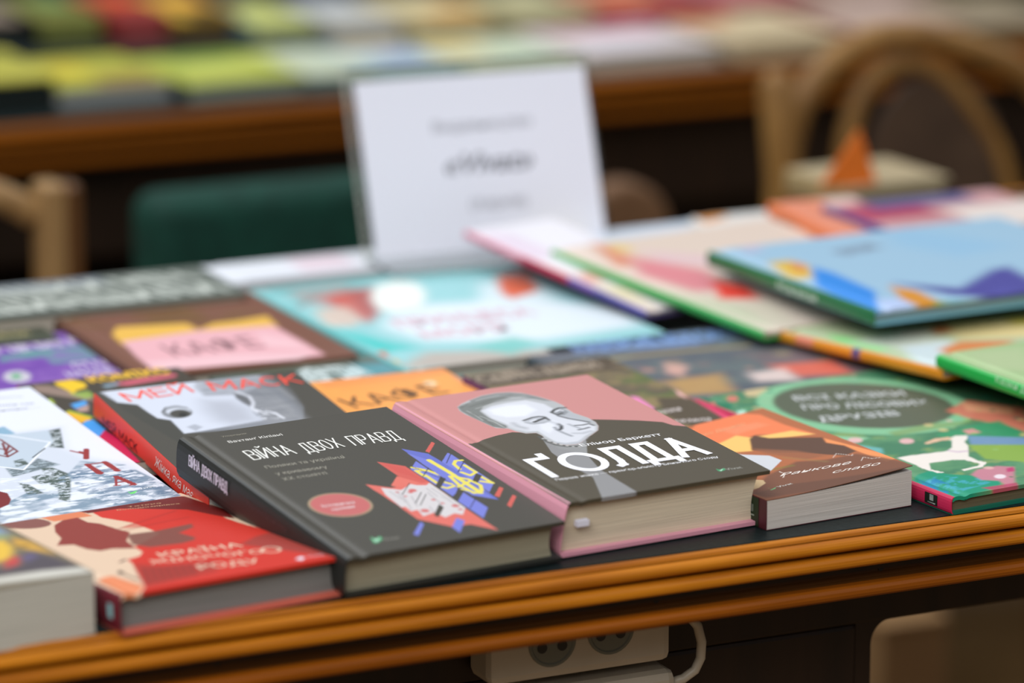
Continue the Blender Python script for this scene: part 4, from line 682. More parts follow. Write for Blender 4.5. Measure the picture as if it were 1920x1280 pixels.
 ('E',(222,120,112),-94.4,76.7,1.4922510314696147,1.4922510314696147,1.6,0.75),
 ('E',(24,112,80),-127.8,81.8,2.663365832988592,2.663365832988592,1.6,0.75),
 ('E',(226,200,140),-13.7,26.8,2.9266402795548627,2.9266402795548627,1.6,0.75),
 ('E',(226,200,140),16.9,101.2,3.3133006015840873,3.3133006015840873,1.6,0.75),
 ('E',(236,186,180),-5.5,222.4,3.2264054113290035,3.2264054113290035,1.6,0.75),
 ('E',(236,186,180),130.2,282.4,1.592195174839192,1.592195174839192,1.6,0.75),
 ('E',(70,140,100),114.4,109.9,2.837137686661358,2.837137686661358,1.6,0.75),
 ('E',(150,190,110),148.2,163.0,1.3486102120236085,1.3486102120236085,1.6,0.75),
 ('E',(226,200,140),182.3,162.7,1.2455989355563688,1.2455989355563688,1.6,0.75),
 ('E',(236,186,180),206.5,200.4,1.478319004450837,1.478319004450837,1.6,0.75),
 ('E',(236,186,180),167.1,282.9,2.5284607352366395,2.5284607352366395,1.6,0.75),
], [('ВСІ КАЗКИ', (55.9, 248.9), (130.8, 221.0), 13, (206, 210, 208), 0.9, 0),('ПРО ЛІСОВИХ', (46.5, 225.7), (129.8, 192.4), 13, (206, 210, 208), 0.9, 0),('ДРУЗІВ', (38.1, 194.2), (95.0, 179.8), 13, (206, 210, 208), 0.9, 0)], (196, 48, 86), [('#rect', (-27, 2.6), (-14, 9.6), 0, (24, 40, 32), 0, 0),('#rect', (-22, 5), (-18, 9), 0, (220, 230, 225), 0, 0),('#rect', (-24, 3.2), (-16, 4), 0, (220, 230, 225), 0, 0)], None),
'flor': ((120, 110, 90), [
 ('P',(130,160,190),[(118.9,183.1),(124.2,108.8),(123.3,98.8),(112.2,98.3),(79.9,101.3)],11.0,1),
 ('P',(150,165,120),[(108.7,119.0),(119.2,98.8),(123.4,90.8),(113.4,87.0),(95.2,91.2)],13.200000000000001,1),
 ('P',(206,160,70),[(122.4,88.8),(127.7,74.9),(127.1,44.4),(119.9,59.4),(115.2,70.2)],6.6000000000000005,1),
 ('P',(226,186,70),[(100.3,87.9),(115.4,87.0),(114.2,70.9),(102.6,50.5),(95.2,47.8),(83.3,53.2)],8.8,1),
 ('P',(196,70,70),[(96.2,47.1),(105.5,53.6),(108.1,49.4),(100.9,36.5),(90.7,33.3)],8.8,1),
 ('P',(84,78,84),[(74.6,48.9),(90.7,33.3),(101.4,36.1),(112.9,56.3),(118.9,54.9),(124.2,41.3),(128.5,13.2),(99.8,19.8),(75.4,23.7),(61.9,22.9)],8.8,1),
 ('L',(90,80,50),[(114.7,70.6),(121.7,68.5)],3,2,0.8),
 ('P',(110,100,140),[(108.1,49.4),(117.0,53.7),(117.1,45.9),(107.3,39.8)],8.8,0.7),
 ('P',(205,203,192),[(61.9,22.9),(80.3,20.4),(105.7,18.4),(128.0,12.3),(129.7,0.0),(105.1,4.0),(74.8,9.4),(54.7,8.2)],5.5,1),
], [], (200, 195, 185), [], None),
'dark': ((104, 94, 76), [
 ('N',(150,132,90),26,16,0.5,0.2,51,0.8,None),
 ('N',(90,110,60),20,12,0.58,0.15,52,0.7,None),
 ('P',(78,66,54),[(-1.7,196.5),(118.9,204.7),(113.8,166.4),(-13.1,165.8)],6,0.9),
 ('N',(150,135,115),9,7,0.55,0.15,53,0.8,[(-1.7,196.5),(118.9,204.7),(114.6,175.3),(-4.6,173.7)]),
 ('P',(88,78,62),[(94.1,92.7),(114.2,83.2),(115.0,14.9),(82.1,2.6),(77.2,50.0)],5,1),
 ('P',(236,140,190),[(79.4,104.1),(83.4,99.2),(79.2,69.1),(73.9,65.9),(76.0,91.0)],1.5,1),
 ('P',(224,70,110),[(116.7,92.3),(118.3,85.6),(117.1,16.8),(107.8,12.8)],2,1),
 ('P',(232,180,176),[(117.3,108.4),(117.1,96.6),(112.1,79.7),(111.6,91.8)],2,1),
], [('САЛЛІ ДЖЕЙ', (2.4, 174.9), (101.2, 178.6), 15, (170, 155, 135), 0.6, 0),('казки', (75.2, 56.7), (95.8, 58.4), 8, (236, 226, 220), 0.3, 0.4),('сказала', (69.2, 35.4), (100.0, 27.7), 8, (236, 226, 220), 0.3, 0.4)], (96, 60, 110), [], None),
'orange': ((246, 166, 84), [
 ('P',(240,148,80),[(22.1,189.9),(120.1,190.3),(119.5,174.5),(22.6,170.9)],6,0.8),
 ('L',(214,146,76),[(32.9,166.6),(90.6,169.1)],2.5,3,0.7),
 ('L',(214,146,76),[(29.2,157.4),(94.7,159.5)],2.5,3,0.6),
 ('P',(250,222,180),[(99.2,152.9),(98.5,151.5),(97.6,150.2),(96.5,149.2),(95.4,148.4),(94.3,148.0),(93.2,147.8),(92.2,148.0),(91.4,148.6),(90.7,149.5),(90.3,150.6),(90.1,151.9),(90.1,153.4),(90.4,154.9),(90.9,156.4),(91.6,157.8),(92.6,159.1),(93.6,160.2),(94.7,161.0),(95.8,161.4),(96.9,161.6),(97.9,161.3),(98.8,160.8),(99.4,159.9),(99.9,158.8),(100.1,157.5),(100.0,156.0),(99.7,154.5)],3,0.9),
 ('P',(226,140,120),[(121.3,173.8),(123.0,138.3),(116.6,134.7),(117.0,167.6)],4,0.6),
], [('КАФЕ', (23.0, 114.4), (99.4, 128.0), 27.0, (96, 66, 36), 0.3, 0)], (230, 150, 80), [], None),
'teal': ((96, 116, 110), [
 ('P',(92,104,72),[(21.8,193.1),(129.8,195.0),(100.1,183.7),(28.2,178.1)],5,0.8),
 ('P',(86,150,158),[(105.9,177.5),(129.3,173.9),(130.4,147.0),(103.6,141.9),(89.3,157.1)],6,1),
 ('N',(226,238,236),14,10,0.5,0.15,61,0.8,[(66.3,181.5),(98.9,180.7),(106.1,158.1),(66.1,140.2)]),
], [('МІЙ ДІМ', (59.8, 139.7), (109.4, 146.2), 36.5, (222, 236, 234), 1.2, 0)], (60, 80, 76), [], None),
'brown': ((124, 84, 68), [
 ('N',(112,84,44),40,20,0.55,0.2,71,0.8,[(-6.0,214.5),(94.2,228.5),(106.7,144.5),(24.7,125.0)]),
 ('N',(120,90,50),30,20,0.55,0.2,72,0.6,[(94.2,228.5),(161.4,222.4),(143.0,128.1),(93.5,131.4)]),
 ('P',(232,184,82),[(22.2,129.8),(33.3,152.8),(85.0,142.8),(85.9,119.7),(103.1,134.6),(120.0,134.6),(148.0,141.2),(143.5,105.0),(68.9,86.6),(19.2,94.5)],3,1),
 ('P',(232,178,184),[(22.1,107.7),(53.2,112.1),(84.0,116.8),(141.1,109.9),(142.4,60.8),(142.5,8.3),(104.6,5.9),(14.0,12.0),(16.6,59.8)],2.5,1),
 ('P',(240,200,204),[(122.3,95.8),(136.5,67.2),(138.0,28.3),(112.7,48.7)],6,0.7),
 ('P',(240,204,208),[(16.5,42.1),(83.5,36.7),(138.5,19.0),(119.7,2.6),(19.6,16.4)],5,0.6),
], [('КАФЕ', (42.8, 47.9), (112.7, 48.7), 37.5, (150, 110, 116), 0.2, 0)], (90, 60, 48), [], None),
'purple': ((116, 74, 166), [
 ('P',(98,150,150),[(70.4,95.8),(97.3,105.6),(109.9,107.4),(155.7,104.4),(157.3,66.8),(115.7,59.8),(99.7,59.6),(99.0,84.0),(66.0,80.4)],4,1),
 ('P',(90,170,140),[(139.7,98.6),(155.3,102.8),(156.6,81.1),(141.1,77.0)],4,0.6),
 ('N',(140,100,180),16,10,0.55,0.2,81,0.7,None),
 ('P',(200,196,206),[(74.3,29.7),(73.0,26.2),(71.4,23.1),(69.4,20.4),(67.2,18.5),(64.9,17.2),(62.7,16.8),(60.5,17.3),(58.6,18.5),(57.1,20.5),(55.9,23.1),(55.2,26.3),(55.0,29.8),(55.3,33.5),(56.1,37.3),(57.4,40.8),(59.1,44.0),(61.0,46.7),(63.2,48.7),(65.5,49.9),(67.8,50.4),(70.0,49.9),(71.9,48.7),(73.5,46.7),(74.6,44.0),(75.3,40.8),(75.5,37.2),(75.2,33.5)],2.5,1),
 ('P',(90,170,120),[(68.5,33.8),(67.9,32.2),(67.2,30.8),(66.3,29.5),(65.5,28.6),(64.5,28.0),(63.6,27.7),(62.8,27.9),(62.1,28.4),(61.5,29.2),(61.1,30.4),(60.9,31.8),(60.9,33.4),(61.1,35.0),(61.5,36.7),(62.0,38.3),(62.7,39.8),(63.5,41.1),(64.4,42.0),(65.4,42.6),(66.3,42.9),(67.1,42.7),(67.8,42.2),(68.4,41.4),(68.8,40.2),(69.0,38.8),(69.0,37.2),(68.8,35.5)],2.5,1),
], [('У ЦЕ БАГАТО', (69.5, 106.6), (156.4, 113.0), 22.9, (224, 218, 232), 1.6, 0),('СТАЛОСЬ', (110.9, 41.4), (163.6, 43.5), 15.9, (222, 216, 232), 1.3, 0),('НАСПРАВДІ', (99.5, 19.3), (161.4, 20.5), 14.4, (222, 216, 232), 1.3, 0)], (100, 60, 150), [], None),
'mermaid': ((150, 206, 208), [
 ('P',(110,176,176),[(1.6,293.9),(79.7,295.5),(196.4,285.3),(286.6,273.8),(268.1,238.5),(95.9,270.2),(21.0,244.7)],17.6,0.8),
 ('P',(186,160,156),[(22.5,268.9),(69.5,272.7),(72.5,219.0),(39.2,205.0),(21.0,224.2)],17.6,0.8),
 ('P',(206,96,84),[(35.7,237.4),(61.8,255.5),(88.0,253.0),(57.2,175.9),(35.3,147.2),(35.4,176.8)],15.400000000000002,0.9),
 ('P',(220,196,180),[(17.3,205.8),(42.8,203.2),(35.3,157.0),(19.5,141.5),(4.4,156.8)],15.400000000000002,0.9),
 ('P',(150,90,90),[(65.5,253.7),(87.7,257.3),(61.7,183.7),(40.7,154.3)],17.6,0.6),
 ('L',(150,110,104),[(10.0,219.5),(41.7,250.9),(71.6,256.9)],4,6,0.8),
 ('L',(100,180,180),[(2.7,223.2),(37.2,251.1),(65.5,253.7)],4,5,0.8),
 ('P',(236,240,232),[(70.6,219.9),(93.8,260.6),(113.3,268.0),(125.9,255.3),(117.2,217.4),(93.9,177.7),(68.1,170.4),(61.7,183.7)],11.0,1),
 ('P',(226,234,238),[(60.7,164.1),(101.4,184.1),(182.9,163.9),(231.9,98.8),(214.0,48.3),(119.3,38.2),(49.0,73.2),(38.7,126.1)],26.400000000000002,0.9),
 ('P',(224,236,240),[(170.8,232.9),(208.3,214.2),(201.3,154.8),(138.0,165.8)],22.0,0.8),
 ('P',(222,100,60),[(190.6,244.5),(223.7,254.1),(199.2,187.0),(168.2,171.3),(169.0,191.6)],11.0,1),
 ('P',(60,196,190),[(-0.5,155.4),(10.2,130.6),(24.4,85.5),(36.9,56.8),(6.9,57.0),(3.4,77.3)],13.200000000000001,0.9),
 ('P',(216,110,84),[(-7.9,49.8),(10.4,64.5),(2.2,37.5),(-12.1,22.9)],6.6000000000000005,1),
 ('P',(226,180,110),[(-6.7,27.4),(7.4,34.9),(-2.5,7.4),(-12.7,5.4)],6.6000000000000005,1),
 ('P',(196,160,140),[(-6.6,9.4),(34.8,43.1),(108.0,15.8),(172.1,11.9),(164.2,-2.9),(48.2,-17.9)],22.0,0.7),
 ('P',(110,196,186),[(69.8,44.2),(112.8,60.3),(122.8,36.4),(86.7,8.0)],17.6,0.8),
], [('ПРИНЦЕСА', (50.9, 121.9), (162.0, 113.6), 28.1, (214, 170, 184), 1.6, 0),('МОРЯ', (53.3, 82.4), (122.0, 78.7), 23.7, (218, 176, 188), 1.6, 0)], (120, 190, 190), [], None),
'slate': ((102, 112, 114), [
 ('P',(80,100,98),[(58.2,190.3),(207.5,177.5),(214.6,144.0),(88.5,164.3)],17.6,0.8),
 ('N',(90,92,104),40,20,0.5,0.2,91,0.7,None),
 ('P',(120,104,108),[(137.4,109.4),(221.6,82.5),(219.4,9.5),(135.2,19.4)],22.0,0.8),
 ('E',(206,150,130),120.3,63.6,2.9307247723103256,2.9307247723103256,5,0.6),
 ('E',(150,140,110),162.2,45.9,6.491489850159691,6.491489850159691,5,0.6),
 ('E',(130,110,110),38.1,82.2,5.500491493973723,5.500491493973723,5,0.6),
 ('E',(150,140,110),183.6,59.1,6.756355983207575,6.756355983207575,5,0.6),
 ('E',(120,124,110),126.6,90.1,2.554737639890073,2.554737639890073,5,0.6),
 ('E',(130,110,110),91.9,1.0,2.316637857787663,2.316637857787663,5,0.6),
 ('E',(120,124,110),133.7,-3.0,6.594777125536579,6.594777125536579,5,0.6),
 ('E',(150,140,110),82.4,105.9,6.447880278815045,6.447880278815045,5,0.6),
 ('E',(150,140,110),140.8,-23.8,3.4059220754228443,3.4059220754228443,5,0.6),
 ('E',(120,124,110),196.6,47.6,6.396865942000884,6.396865942000884,5,0.6),
 ('E',(150,140,110),44.5,104.0,2.6957140946195706,2.6957140946195706,5,0.6),
 ('E',(120,124,110),55.0,47.2,6.820062801124366,6.820062801124366,5,0.6),
 ('E',(206,150,130),10.9,67.2,6.476517247117921,6.476517247117921,5,0.6),
 ('E',(120,124,110),96.4,130.4,2.6659169696185523,2.6659169696185523,5,0.6),
 ('E',(130,110,110),195.3,4.5,4.48370824521734,4.48370824521734,5,0.6),
 ('E',(150,140,110),201.6,12.7,2.960822464477924,2.960822464477924,5,0.6),
 ('E',(206,150,130),153.5,-1.3,2.8627759642793036,2.8627759642793036,5,0.6),
 ('E',(120,124,110),108.2,-12.6,3.349972544426498,3.349972544426498,5,0.6),
 ('E',(84,96,104),128.6,-9.0,5.684412091779854,5.684412091779854,5,0.6),
 ('E',(150,140,110),164.5,89.5,6.754613932450936,6.754613932450936,5,0.6),
 ('E',(120,124,110),63.0,60.5,5.67997856311302,5.67997856311302,5,0.6),
 ('E',(130,110,110),180.6,9.4,5.873125005055726,5.873125005055726,5,0.6),
 ('E',(130,110,110),52.4,104.2,3.8278419767059386,3.8278419767059386,5,0.6),
 ('E',(130,110,110),85.0,108.3,5.7284965447473,5.7284965447473,5,0.6),
 ('E',(120,124,110),89.3,46.8,4.167862471629218,4.167862471629218,5,0.6),
 ('E',(84,96,104),69.5,80.9,6.073494601578137,6.073494601578137,5,0.6),
 ('E',(130,110,110),97.3,88.9,5.920493873028596,5.920493873028596,5,0.6),
 ('E',(150,140,110),13.8,63.3,4.4866530055582015,4.4866530055582015,5,0.6),
 ('E',(120,124,110),174.5,52.4,4.125035101467853,4.125035101467853,5,0.6),
 ('E',(150,140,110),39.7,23.8,4.549386075622195,4.549386075622195,5,0.6),
 ('E',(206,150,130),198.1,-5.6,5.337526853766197,5.337526853766197,5,0.6),
 ('E',(84,96,104),36.4,42.3,2.14687154630213,2.14687154630213,5,0.6),
 ('E',(84,96,104),177.9,-29.8,6.732596023537759,6.732596023537759,5,0.6),
 ('E',(120,124,110),200.4,-13.4,2.244131835583996,2.244131835583996,5,0.6),
 ('E',(84,96,104),90.7,20.8,5.057743385985267,5.057743385985267,5,0.6),
 ('E',(206,150,130),214.6,15.1,4.404582856667494,4.404582856667494,5,0.6),
 ('E',(130,110,110),48.3,19.4,3.4800517147775056,3.4800517147775056,5,0.6),
 ('E',(206,150,130),53.5,93.1,5.5192194417836316,5.5192194417836316,5,0.6),
 ('E',(206,150,130),175.2,32.3,5.315941643546019,5.315941643546019,5,0.6),
 ('E',(130,110,110),70.8,58.3,4.472179060759803,4.472179060759803,5,0.6),
 ('N',(130,160,210),20,10,0.45,0.2,92,0.6,[(36.2,183.1),(174.4,162.0),(161.8,134.0),(31.7,159.3)]),
 ('L',(176,156,104),[(49.0,135.0),(104.9,130.7),(154.7,122.6)],6,5,0.8),
 ('P',(226,176,160),[(74.7,106.3),(85.7,91.2),(66.1,65.8),(60.1,78.0)],11.0,0.8),
 ('P',(222,106,86),[(136.3,63.8),(185.5,55.4),(177.1,14.5),(139.4,26.0)],13.200000000000001,0.9),
 ('P',(236,214,206),[(110.2,50.8),(142.1,51.5),(133.5,16.7),(104.5,27.2)],13.200000000000001,0.8),
 ('P',(206,160,90),[(44.8,59.6),(93.5,59.8),(75.1,8.2),(38.4,19.5)],17.6,0.7),
], [('ЧАРІВНІ ІСТОРІЇ', (36.6, 164.1), (172.5, 151.3), 25.1, (132, 166, 220), 2, 0)], (80, 90, 96), [], None),
'fa': ((228, 226, 230), [
 ('P',(236,210,200),[(-0.3,157.5),(11.1,89.4),(16.5,-3.7),(-17.5,-1.7),(-13.3,70.6)],17.6,0.8),
 ('P',(222,150,130),[(10.4,102.1),(25.2,101.2),(21.9,76.5),(2.6,78.1)],13.200000000000001,0.8),
 ('P',(220,206,160),[(6.4,76.3),(24.2,52.5),(9.6,7.1),(0.3,41.4)],17.6,0.8),
 ('P',(216,190,210),[(2.7,233.7),(26.9,209.1),(30.4,142.8),(3.1,147.9)],13.200000000000001,0.6),
], [], (110, 96, 160), [], [(0, 0.28, (88, 84, 160)), (0.28, 0.42, (120, 90, 170)), (0.42, 0.68, (190, 50, 84)), (0.68, 1, (216, 130, 150))]),
'fb': ((224, 206, 190), [
 ('P',(222,136,100),[(38.1,273.0),(45.1,250.4),(34.4,200.5),(15.0,201.9)],13.200000000000001,0.9),
 ('P',(230,200,110),[(51.2,266.0),(59.2,248.4),(50.1,228.9),(40.2,243.6)],11.0,0.8),
 ('P',(224,130,140),[(41.5,224.3),(68.7,163.7),(51.9,101.6),(23.2,117.2),(15.3,174.6)],17.6,0.9),
 ('P',(236,70,56),[(54.8,135.3),(68.7,110.0),(53.8,74.5),(27.0,89.1)],11.0,1),
 ('P',(226,190,200),[(58.8,233.6),(97.1,194.3),(84.6,164.2),(53.9,199.1)],17.6,0.7),
 ('P',(214,206,184),[(9.3,98.8),(53.2,57.6),(33.7,1.2),(-1.0,20.2)],17.6,0.9),
 ('P',(180,196,160),[(9.9,133.1),(26.2,55.4),(11.8,5.0),(0.1,86.6)],17.6,0.6),
], [], (60, 170, 84), [], None),
'fc': ((164, 200, 222), [
 ('P',(226,190,80),[(17.8,172.7),(36.0,171.3),(38.0,144.6),(17.8,109.7),(4.1,121.3)],11.0,1),
 ('P',(60,146,232),[(38.7,144.3),(42.0,121.4),(34.9,53.6),(-0.1,-5.7),(-6.2,26.6),(6.8,89.1)],8.8,1),
 ('P',(226,140,90),[(34.0,168.1),(39.5,154.4),(24.5,131.0),(19.4,137.9)],8.8,0.8),
 ('P',(190,210,246),[(22.0,30.8),(40.7,20.6),(26.7,-20.3),(-1.5,-14.5)],11.0,1),
 ('P',(222,150,50),[(54.4,63.1),(62.3,38.7),(53.1,-15.5),(33.4,-24.0),(37.3,22.5)],11.0,1),
 ('P',(150,180,60),[(52.8,4.2),(66.3,-3.2),(48.7,-41.8),(35.3,-34.6)],11.0,0.9),
 ('P',(84,84,160),[(63.6,68.3),(94.9,31.0),(152.4,71.7),(168.4,73.6),(160.8,35.9),(135.9,-31.3),(101.9,-12.8),(75.9,17.3)],15.400000000000002,1),
 ('P',(90,90,170),[(115.5,19.7),(129.3,12.2),(97.0,-39.4),(86.9,-33.9)],13.200000000000001,0.8),
 ('P',(200,60,90),[(88.5,-25.0),(108.7,-16.5),(85.4,-61.9),(62.3,-68.2)],13.200000000000001,0.9),
 ('P',(130,196,214),[(67.9,5.8),(96.9,-19.8),(68.7,-52.8),(45.3,-40.0)],17.6,0.8),
 ('P',(150,196,226),[(171.1,249.9),(195.9,190.2),(216.6,134.0),(158.3,121.9),(137.2,177.3)],30.800000000000004,0.7),
 ('P',(196,190,216),[(34.1,244.6),(53.8,245.1),(36.6,210.0),(20.7,207.8)],13.200000000000001,0.7),
], [('КОРАБЛИК', (83.8, 166.9), (125.6, 174.7), 18.5, (120, 124, 140), 1.2, 0)], (22, 112, 66), [('Казки', (-128, 2.6), (-76, 2.6), 5.6, (214, 226, 214), 0.8, 0)], None),
'fd': ((190, 204, 164), [
 ('P',(150,222,140),[(18.4,154.0),(25.8,107.9),(24.6,70.3),(7.5,85.4),(5.7,125.7)],8.8,1),
 ('P',(222,228,210),[(14.4,118.0),(68.2,123.1),(68.7,69.8),(26.2,31.1),(18.9,75.3)],17.6,0.9),
 ('P',(216,232,236),[(27.8,80.2),(65.9,72.3),(2.4,2.8),(0.2,29.1)],13.200000000000001,0.9),
 ('P',(226,140,80),[(41.6,55.3),(71.6,67.3),(102.6,45.0),(75.5,25.3),(31.8,26.1)],11.0,1),
 ('P',(240,216,150),[(92.7,128.2),(125.9,131.4),(158.2,97.0),(127.2,44.1),(77.9,74.7)],17.6,0.9),
 ('P',(226,130,70),[(86.2,120.5),(107.9,128.2),(90.2,98.2),(73.9,96.7)],11.0,0.9),
 ('P',(160,170,130),[(40.7,188.3),(100.6,162.3),(102.1,133.4),(50.8,138.5)],22.0,0.8),
 ('P',(230,216,196),[(62.4,128.2),(86.2,120.5),(72.4,98.0),(50.1,107.3)],13.200000000000001,0.8),
 ('P',(216,196,70),[(160.1,123.0),(183.5,102.0),(156.4,71.4),(139.1,86.9)],13.200000000000001,0.8),
], [], (224, 144, 30), [], [(0, 0.45, (224, 144, 30)), (0.45, 0.5, (70, 76, 140)), (0.5, 0.72, (230, 150, 40)), (0.72, 0.82, (232, 140, 110)), (0.82, 1, (220, 150, 50))]),
'fe': ((168, 198, 142), [
 ('P',(190,206,160),[(17.3,197.3),(65.7,187.7),(32.3,120.2),(9.4,150.0)],22.0,0.7),
], [], (28, 176, 76), [('Казки для малят', (-130.9, 5.3), (-59.3, 4.2), 5.5, (190, 235, 190), 0.5, 0)], None),
'comic': ((70, 64, 54), [
 ('P',(150,128,116),[(9.8,196.0),(20.0,191.8),(38.2,155.8),(35.7,142.7),(17.9,164.2),(7.5,178.4)],3,0.9),
 ('P',(236,196,40),[(26.8,197.6),(40.3,199.2),(45.7,186.9),(42.7,176.6),(33.2,172.0),(28.3,162.7),(28.5,174.0),(25.5,189.5)],2.5,1),
 ('P',(150,180,80),[(26.5,166.3),(41.0,168.8),(40.9,154.6),(32.1,149.8)],3,0.8),
 ('P',(170,196,50),[(3.5,156.1),(10.7,160.1),(9.5,148.1),(6.0,143.9)],2.5,1),
 ('P',(80,160,226),[(18.3,141.6),(31.2,147.4),(29.0,137.2),(18.1,130.6)],2,1),
 ('P',(180,150,140),[(17.7,129.4),(29.7,136.9),(24.4,122.5),(18.2,122.3)],2.5,1),
 ('P',(232,180,40),[(8.0,123.8),(12.8,128.7),(20.7,106.2),(15.7,98.8),(9.2,97.5)],1.5,1),
 ('P',(150,190,60),[(8.9,126.2),(12.8,128.7),(22.0,109.8),(21.6,104.5),(13.6,120.1)],2,0.8),
 ('P',(64,160,236),[(8.5,93.7),(15.3,101.7),(20.3,101.0),(19.4,75.8),(8.8,61.6),(7.0,73.0)],1.2,1),
 ('P',(200,36,84),[(8.0,59.4),(18.7,76.1),(20.4,54.2),(6.0,-87.5),(-9.5,-81.0)],1.2,1),
 ('P',(216,100,120),[(60.1,178.0),(88.1,183.8),(112.7,185.3),(109.7,177.8),(71.1,170.6)],2.5,0.9),
 ('P',(150,180,196),[(54.1,177.6),(68.8,180.2),(64.3,173.4),(55.2,170.0)],2,0.7),
], [('КОМІКС', (50.3, 186.4), (110.4, 187.7), 16.8, (246, 196, 56), 1.6, 0)], (190, 40, 90), [], None),
}
GOLDA = book('hardcover_book', 'thick pink and black hardcover book with grey portrait and big white title', 'book', (0.0484, 0.0214, 0.036, 0.0877, 0.0673, 0.0, 0.148, 0.22, 0.035), ART['golda'], 0.6, group='books laid out on the near table', page=(214, 200, 174), shear=0.13, groove=0.0007, over=0.005)
book('hardcover_book', 'black hardcover book with red and blue emblem and a round red sticker', 'book', (-0.107, -0.0011, 0.027, 0.1021, 0.1085, 0.0, 0.15, 0.22, 0.026), ART['vijna'], 0.6, group='books laid out on the near table', page=(150, 144, 122), sbulge=0.0022, over=0.005)  # grey page tone carries the shade under the cover overhang
book('hardcover_book', 'red and cream hardcover book lying left of the black hardcover at the table edge', 'book', (-0.2505, -0.0056, 0.0245, 0.1229, -0.0603, 0.0, 0.152, 0.215, 0.024), ART['red'], 0.9, group='books laid out on the near table', page=(120, 120, 116), back=(214, 110, 92), wedge=0.0604, over=0.006)  # page colour greyed to include shade from the overhanging cover
book('paperback_book', 'white and blue winter landscape paperback with red letters, behind the red book', 'book', (-0.2678, 0.202, 0.0115, 0.0578, 0.0611, 0.0, 0.14, 0.262, 0.0105), ART['upa'], 0.8, group='books laid out on the near table', hard=False)
book('paperback_book', 'dark paperback with red spine, red title and black and white face', 'book', (-0.1229, 0.1843, 0.019, -0.0051, 0.086, 0.0, 0.145, 0.215, 0.0165), ART['mask'], 0.8, group='books laid out on the near table', hard=False, page=(200, 198, 192))
book('paperback_book', 'brown orange paperback with white handwritten title and curling cover, right of the pink book', 'book', (0.1879, 0.0243, 0.02, 0.0873, 0.0, 0.0, 0.1121, 0.1708, 0.0197), ART['rajk'], 0.8, group='books laid out on the near table', hard=False, page=(196, 190, 182), curl=0.007)
book('picture_book', 'large green picture book with white animal and dark oval title at the right edge', 'book', (0.3122, 0.0049, 0.012, 0.1079, 0.0052, 0.0, 0.23, 0.29, 0.012), ART['green'], 1.2, group='books laid out on the near table', page=(100, 92, 70), back=(20, 110, 90), over=0.002)
book('paperback_book', 'thick paperback with yellow and red flowers on its cover in the near left corner', 'book', (-0.3911, -0.0124, 0.037, 0.1396, 0.0, 0.0, 0.13, 0.2, 0.037), ART['flor'], 1.5, group='books laid out on the near table', hard=False, page=(186, 184, 172))
book('paperback_book', 'black paperback with yellow, blue and magenta shapes under the red spined book', 'book', (-0.1412, 0.2995, 0.014, 0.0087, 0.0401, 0.0, 0.12, 0.2, 0.0105), ART['comic'], 1.2, group='books laid out on the near table', hard=False)
book('paperback_book', 'olive brown paperback with pale title tucked behind the pink hardcover', 'book', (0.162, 0.1965, 0.014, 0.0571, 0.0349, 0.0, 0.1161, 0.2, 0.013), ART['dark'], 1.5, group='books laid out on the near table', hard=False)
book('paperback_book', 'orange paperback with dark serif title between the red spined book and the pink hardcover', 'book', (0.0299, 0.2505, 0.013, -0.0223, 0.0175, 0.0, 0.12, 0.19, 0.012), ART['orange'], 1.5, group='books laid out on the near table', hard=False)
book('paperback_book', 'teal and dark green paperback with white lettering behind the orange book', 'book', (-0.0022, 0.315, 0.012, -0.0167, 0.0, 0.0, 0.13, 0.2, 0.012), ART['teal'], 1.5, group='books laid out on the near table', hard=False)
book('hardcover_book', 'chocolate brown book with pink and yellow torn label', 'book', (-0.0509, 0.4994, 0.018, -0.0215, 0.0, 0.0, 0.165, 0.235, 0.018), ART['brown'], 2, group='books laid out on the near table')
book('paperback_book', 'purple paperback with white and teal lettering at the left', 'book', (-0.1889, 0.5299, 0.012, -0.0446, 0.0052, 0.0, 0.165, 0.15, 0.011), ART['purple'], 1.6, group='books laid out on the near table', hard=False)
book('picture_book', 'large turquoise picture book with pale moon and red swirl in front of the white sign', 'book', (0.1371, 0.4594, 0.012, 0.0176, 0.0, 0.0, 0.22, 0.29, 0.012), ART['mermaid'], 2, group='books laid out on the near table', gloss=False)
book('picture_book', 'slate grey picture book with light blue title behind the olive paperback', 'book', (0.2431, 0.2897, 0.012, 0.0524, 0.0, 0.0, 0.21, 0.185, 0.01), ART['slate'], 2, group='books laid out on the near table')
book('picture_book', 'thin white picture book with pink and purple spine pointing at the white sign', 'book', (0.3586, 0.5174, 0.021, 0.1849, 0.0933, 0.0, 0.085, 0.235, 0.006), ART['fa'], 2.5, group='books laid out on the near table', board=0.0018, gloss=True, over=0.002)
book('picture_book', 'thin picture book with bright green spine and pink and red cover', 'book', (0.3978, 0.4052, 0.025, 0.1592, 0.0505, 0.0, 0.215, 0.27, 0.007), ART['fb'], 2.5, group='books laid out on the near table', board=0.0018, gloss=True, over=0.002)
book('picture_book', 'large light blue picture book with purple boat and dark green spine', 'book', (0.4462, 0.3295, 0.052, 0.0559, 0.0008, 0.0, 0.27, 0.23, 0.0115), ART['fc'], 2.5, group='books laid out on the near table', gloss=True, over=0.002, page=(120, 146, 150), back=(110, 170, 190))
book('picture_book', 'pale green picture book with orange spine below the light blue one', 'book', (0.4412, 0.2274, 0.032, 0.1496, -0.047, 0.0, 0.22, 0.2, 0.008), ART['fd'], 2.5, group='books laid out on the near table', board=0.0018, gloss=True, over=0.002)
book('picture_book', 'green spined picture book lying on the green one at the right edge', 'book', (0.4558, 0.0335, 0.04, 0.0841, 0.0087, 0.0, 0.21, 0.2, 0.0095), ART['fe'], 2.5, group='books laid out on the near table', board=0.0018, gloss=True, over=0.002)
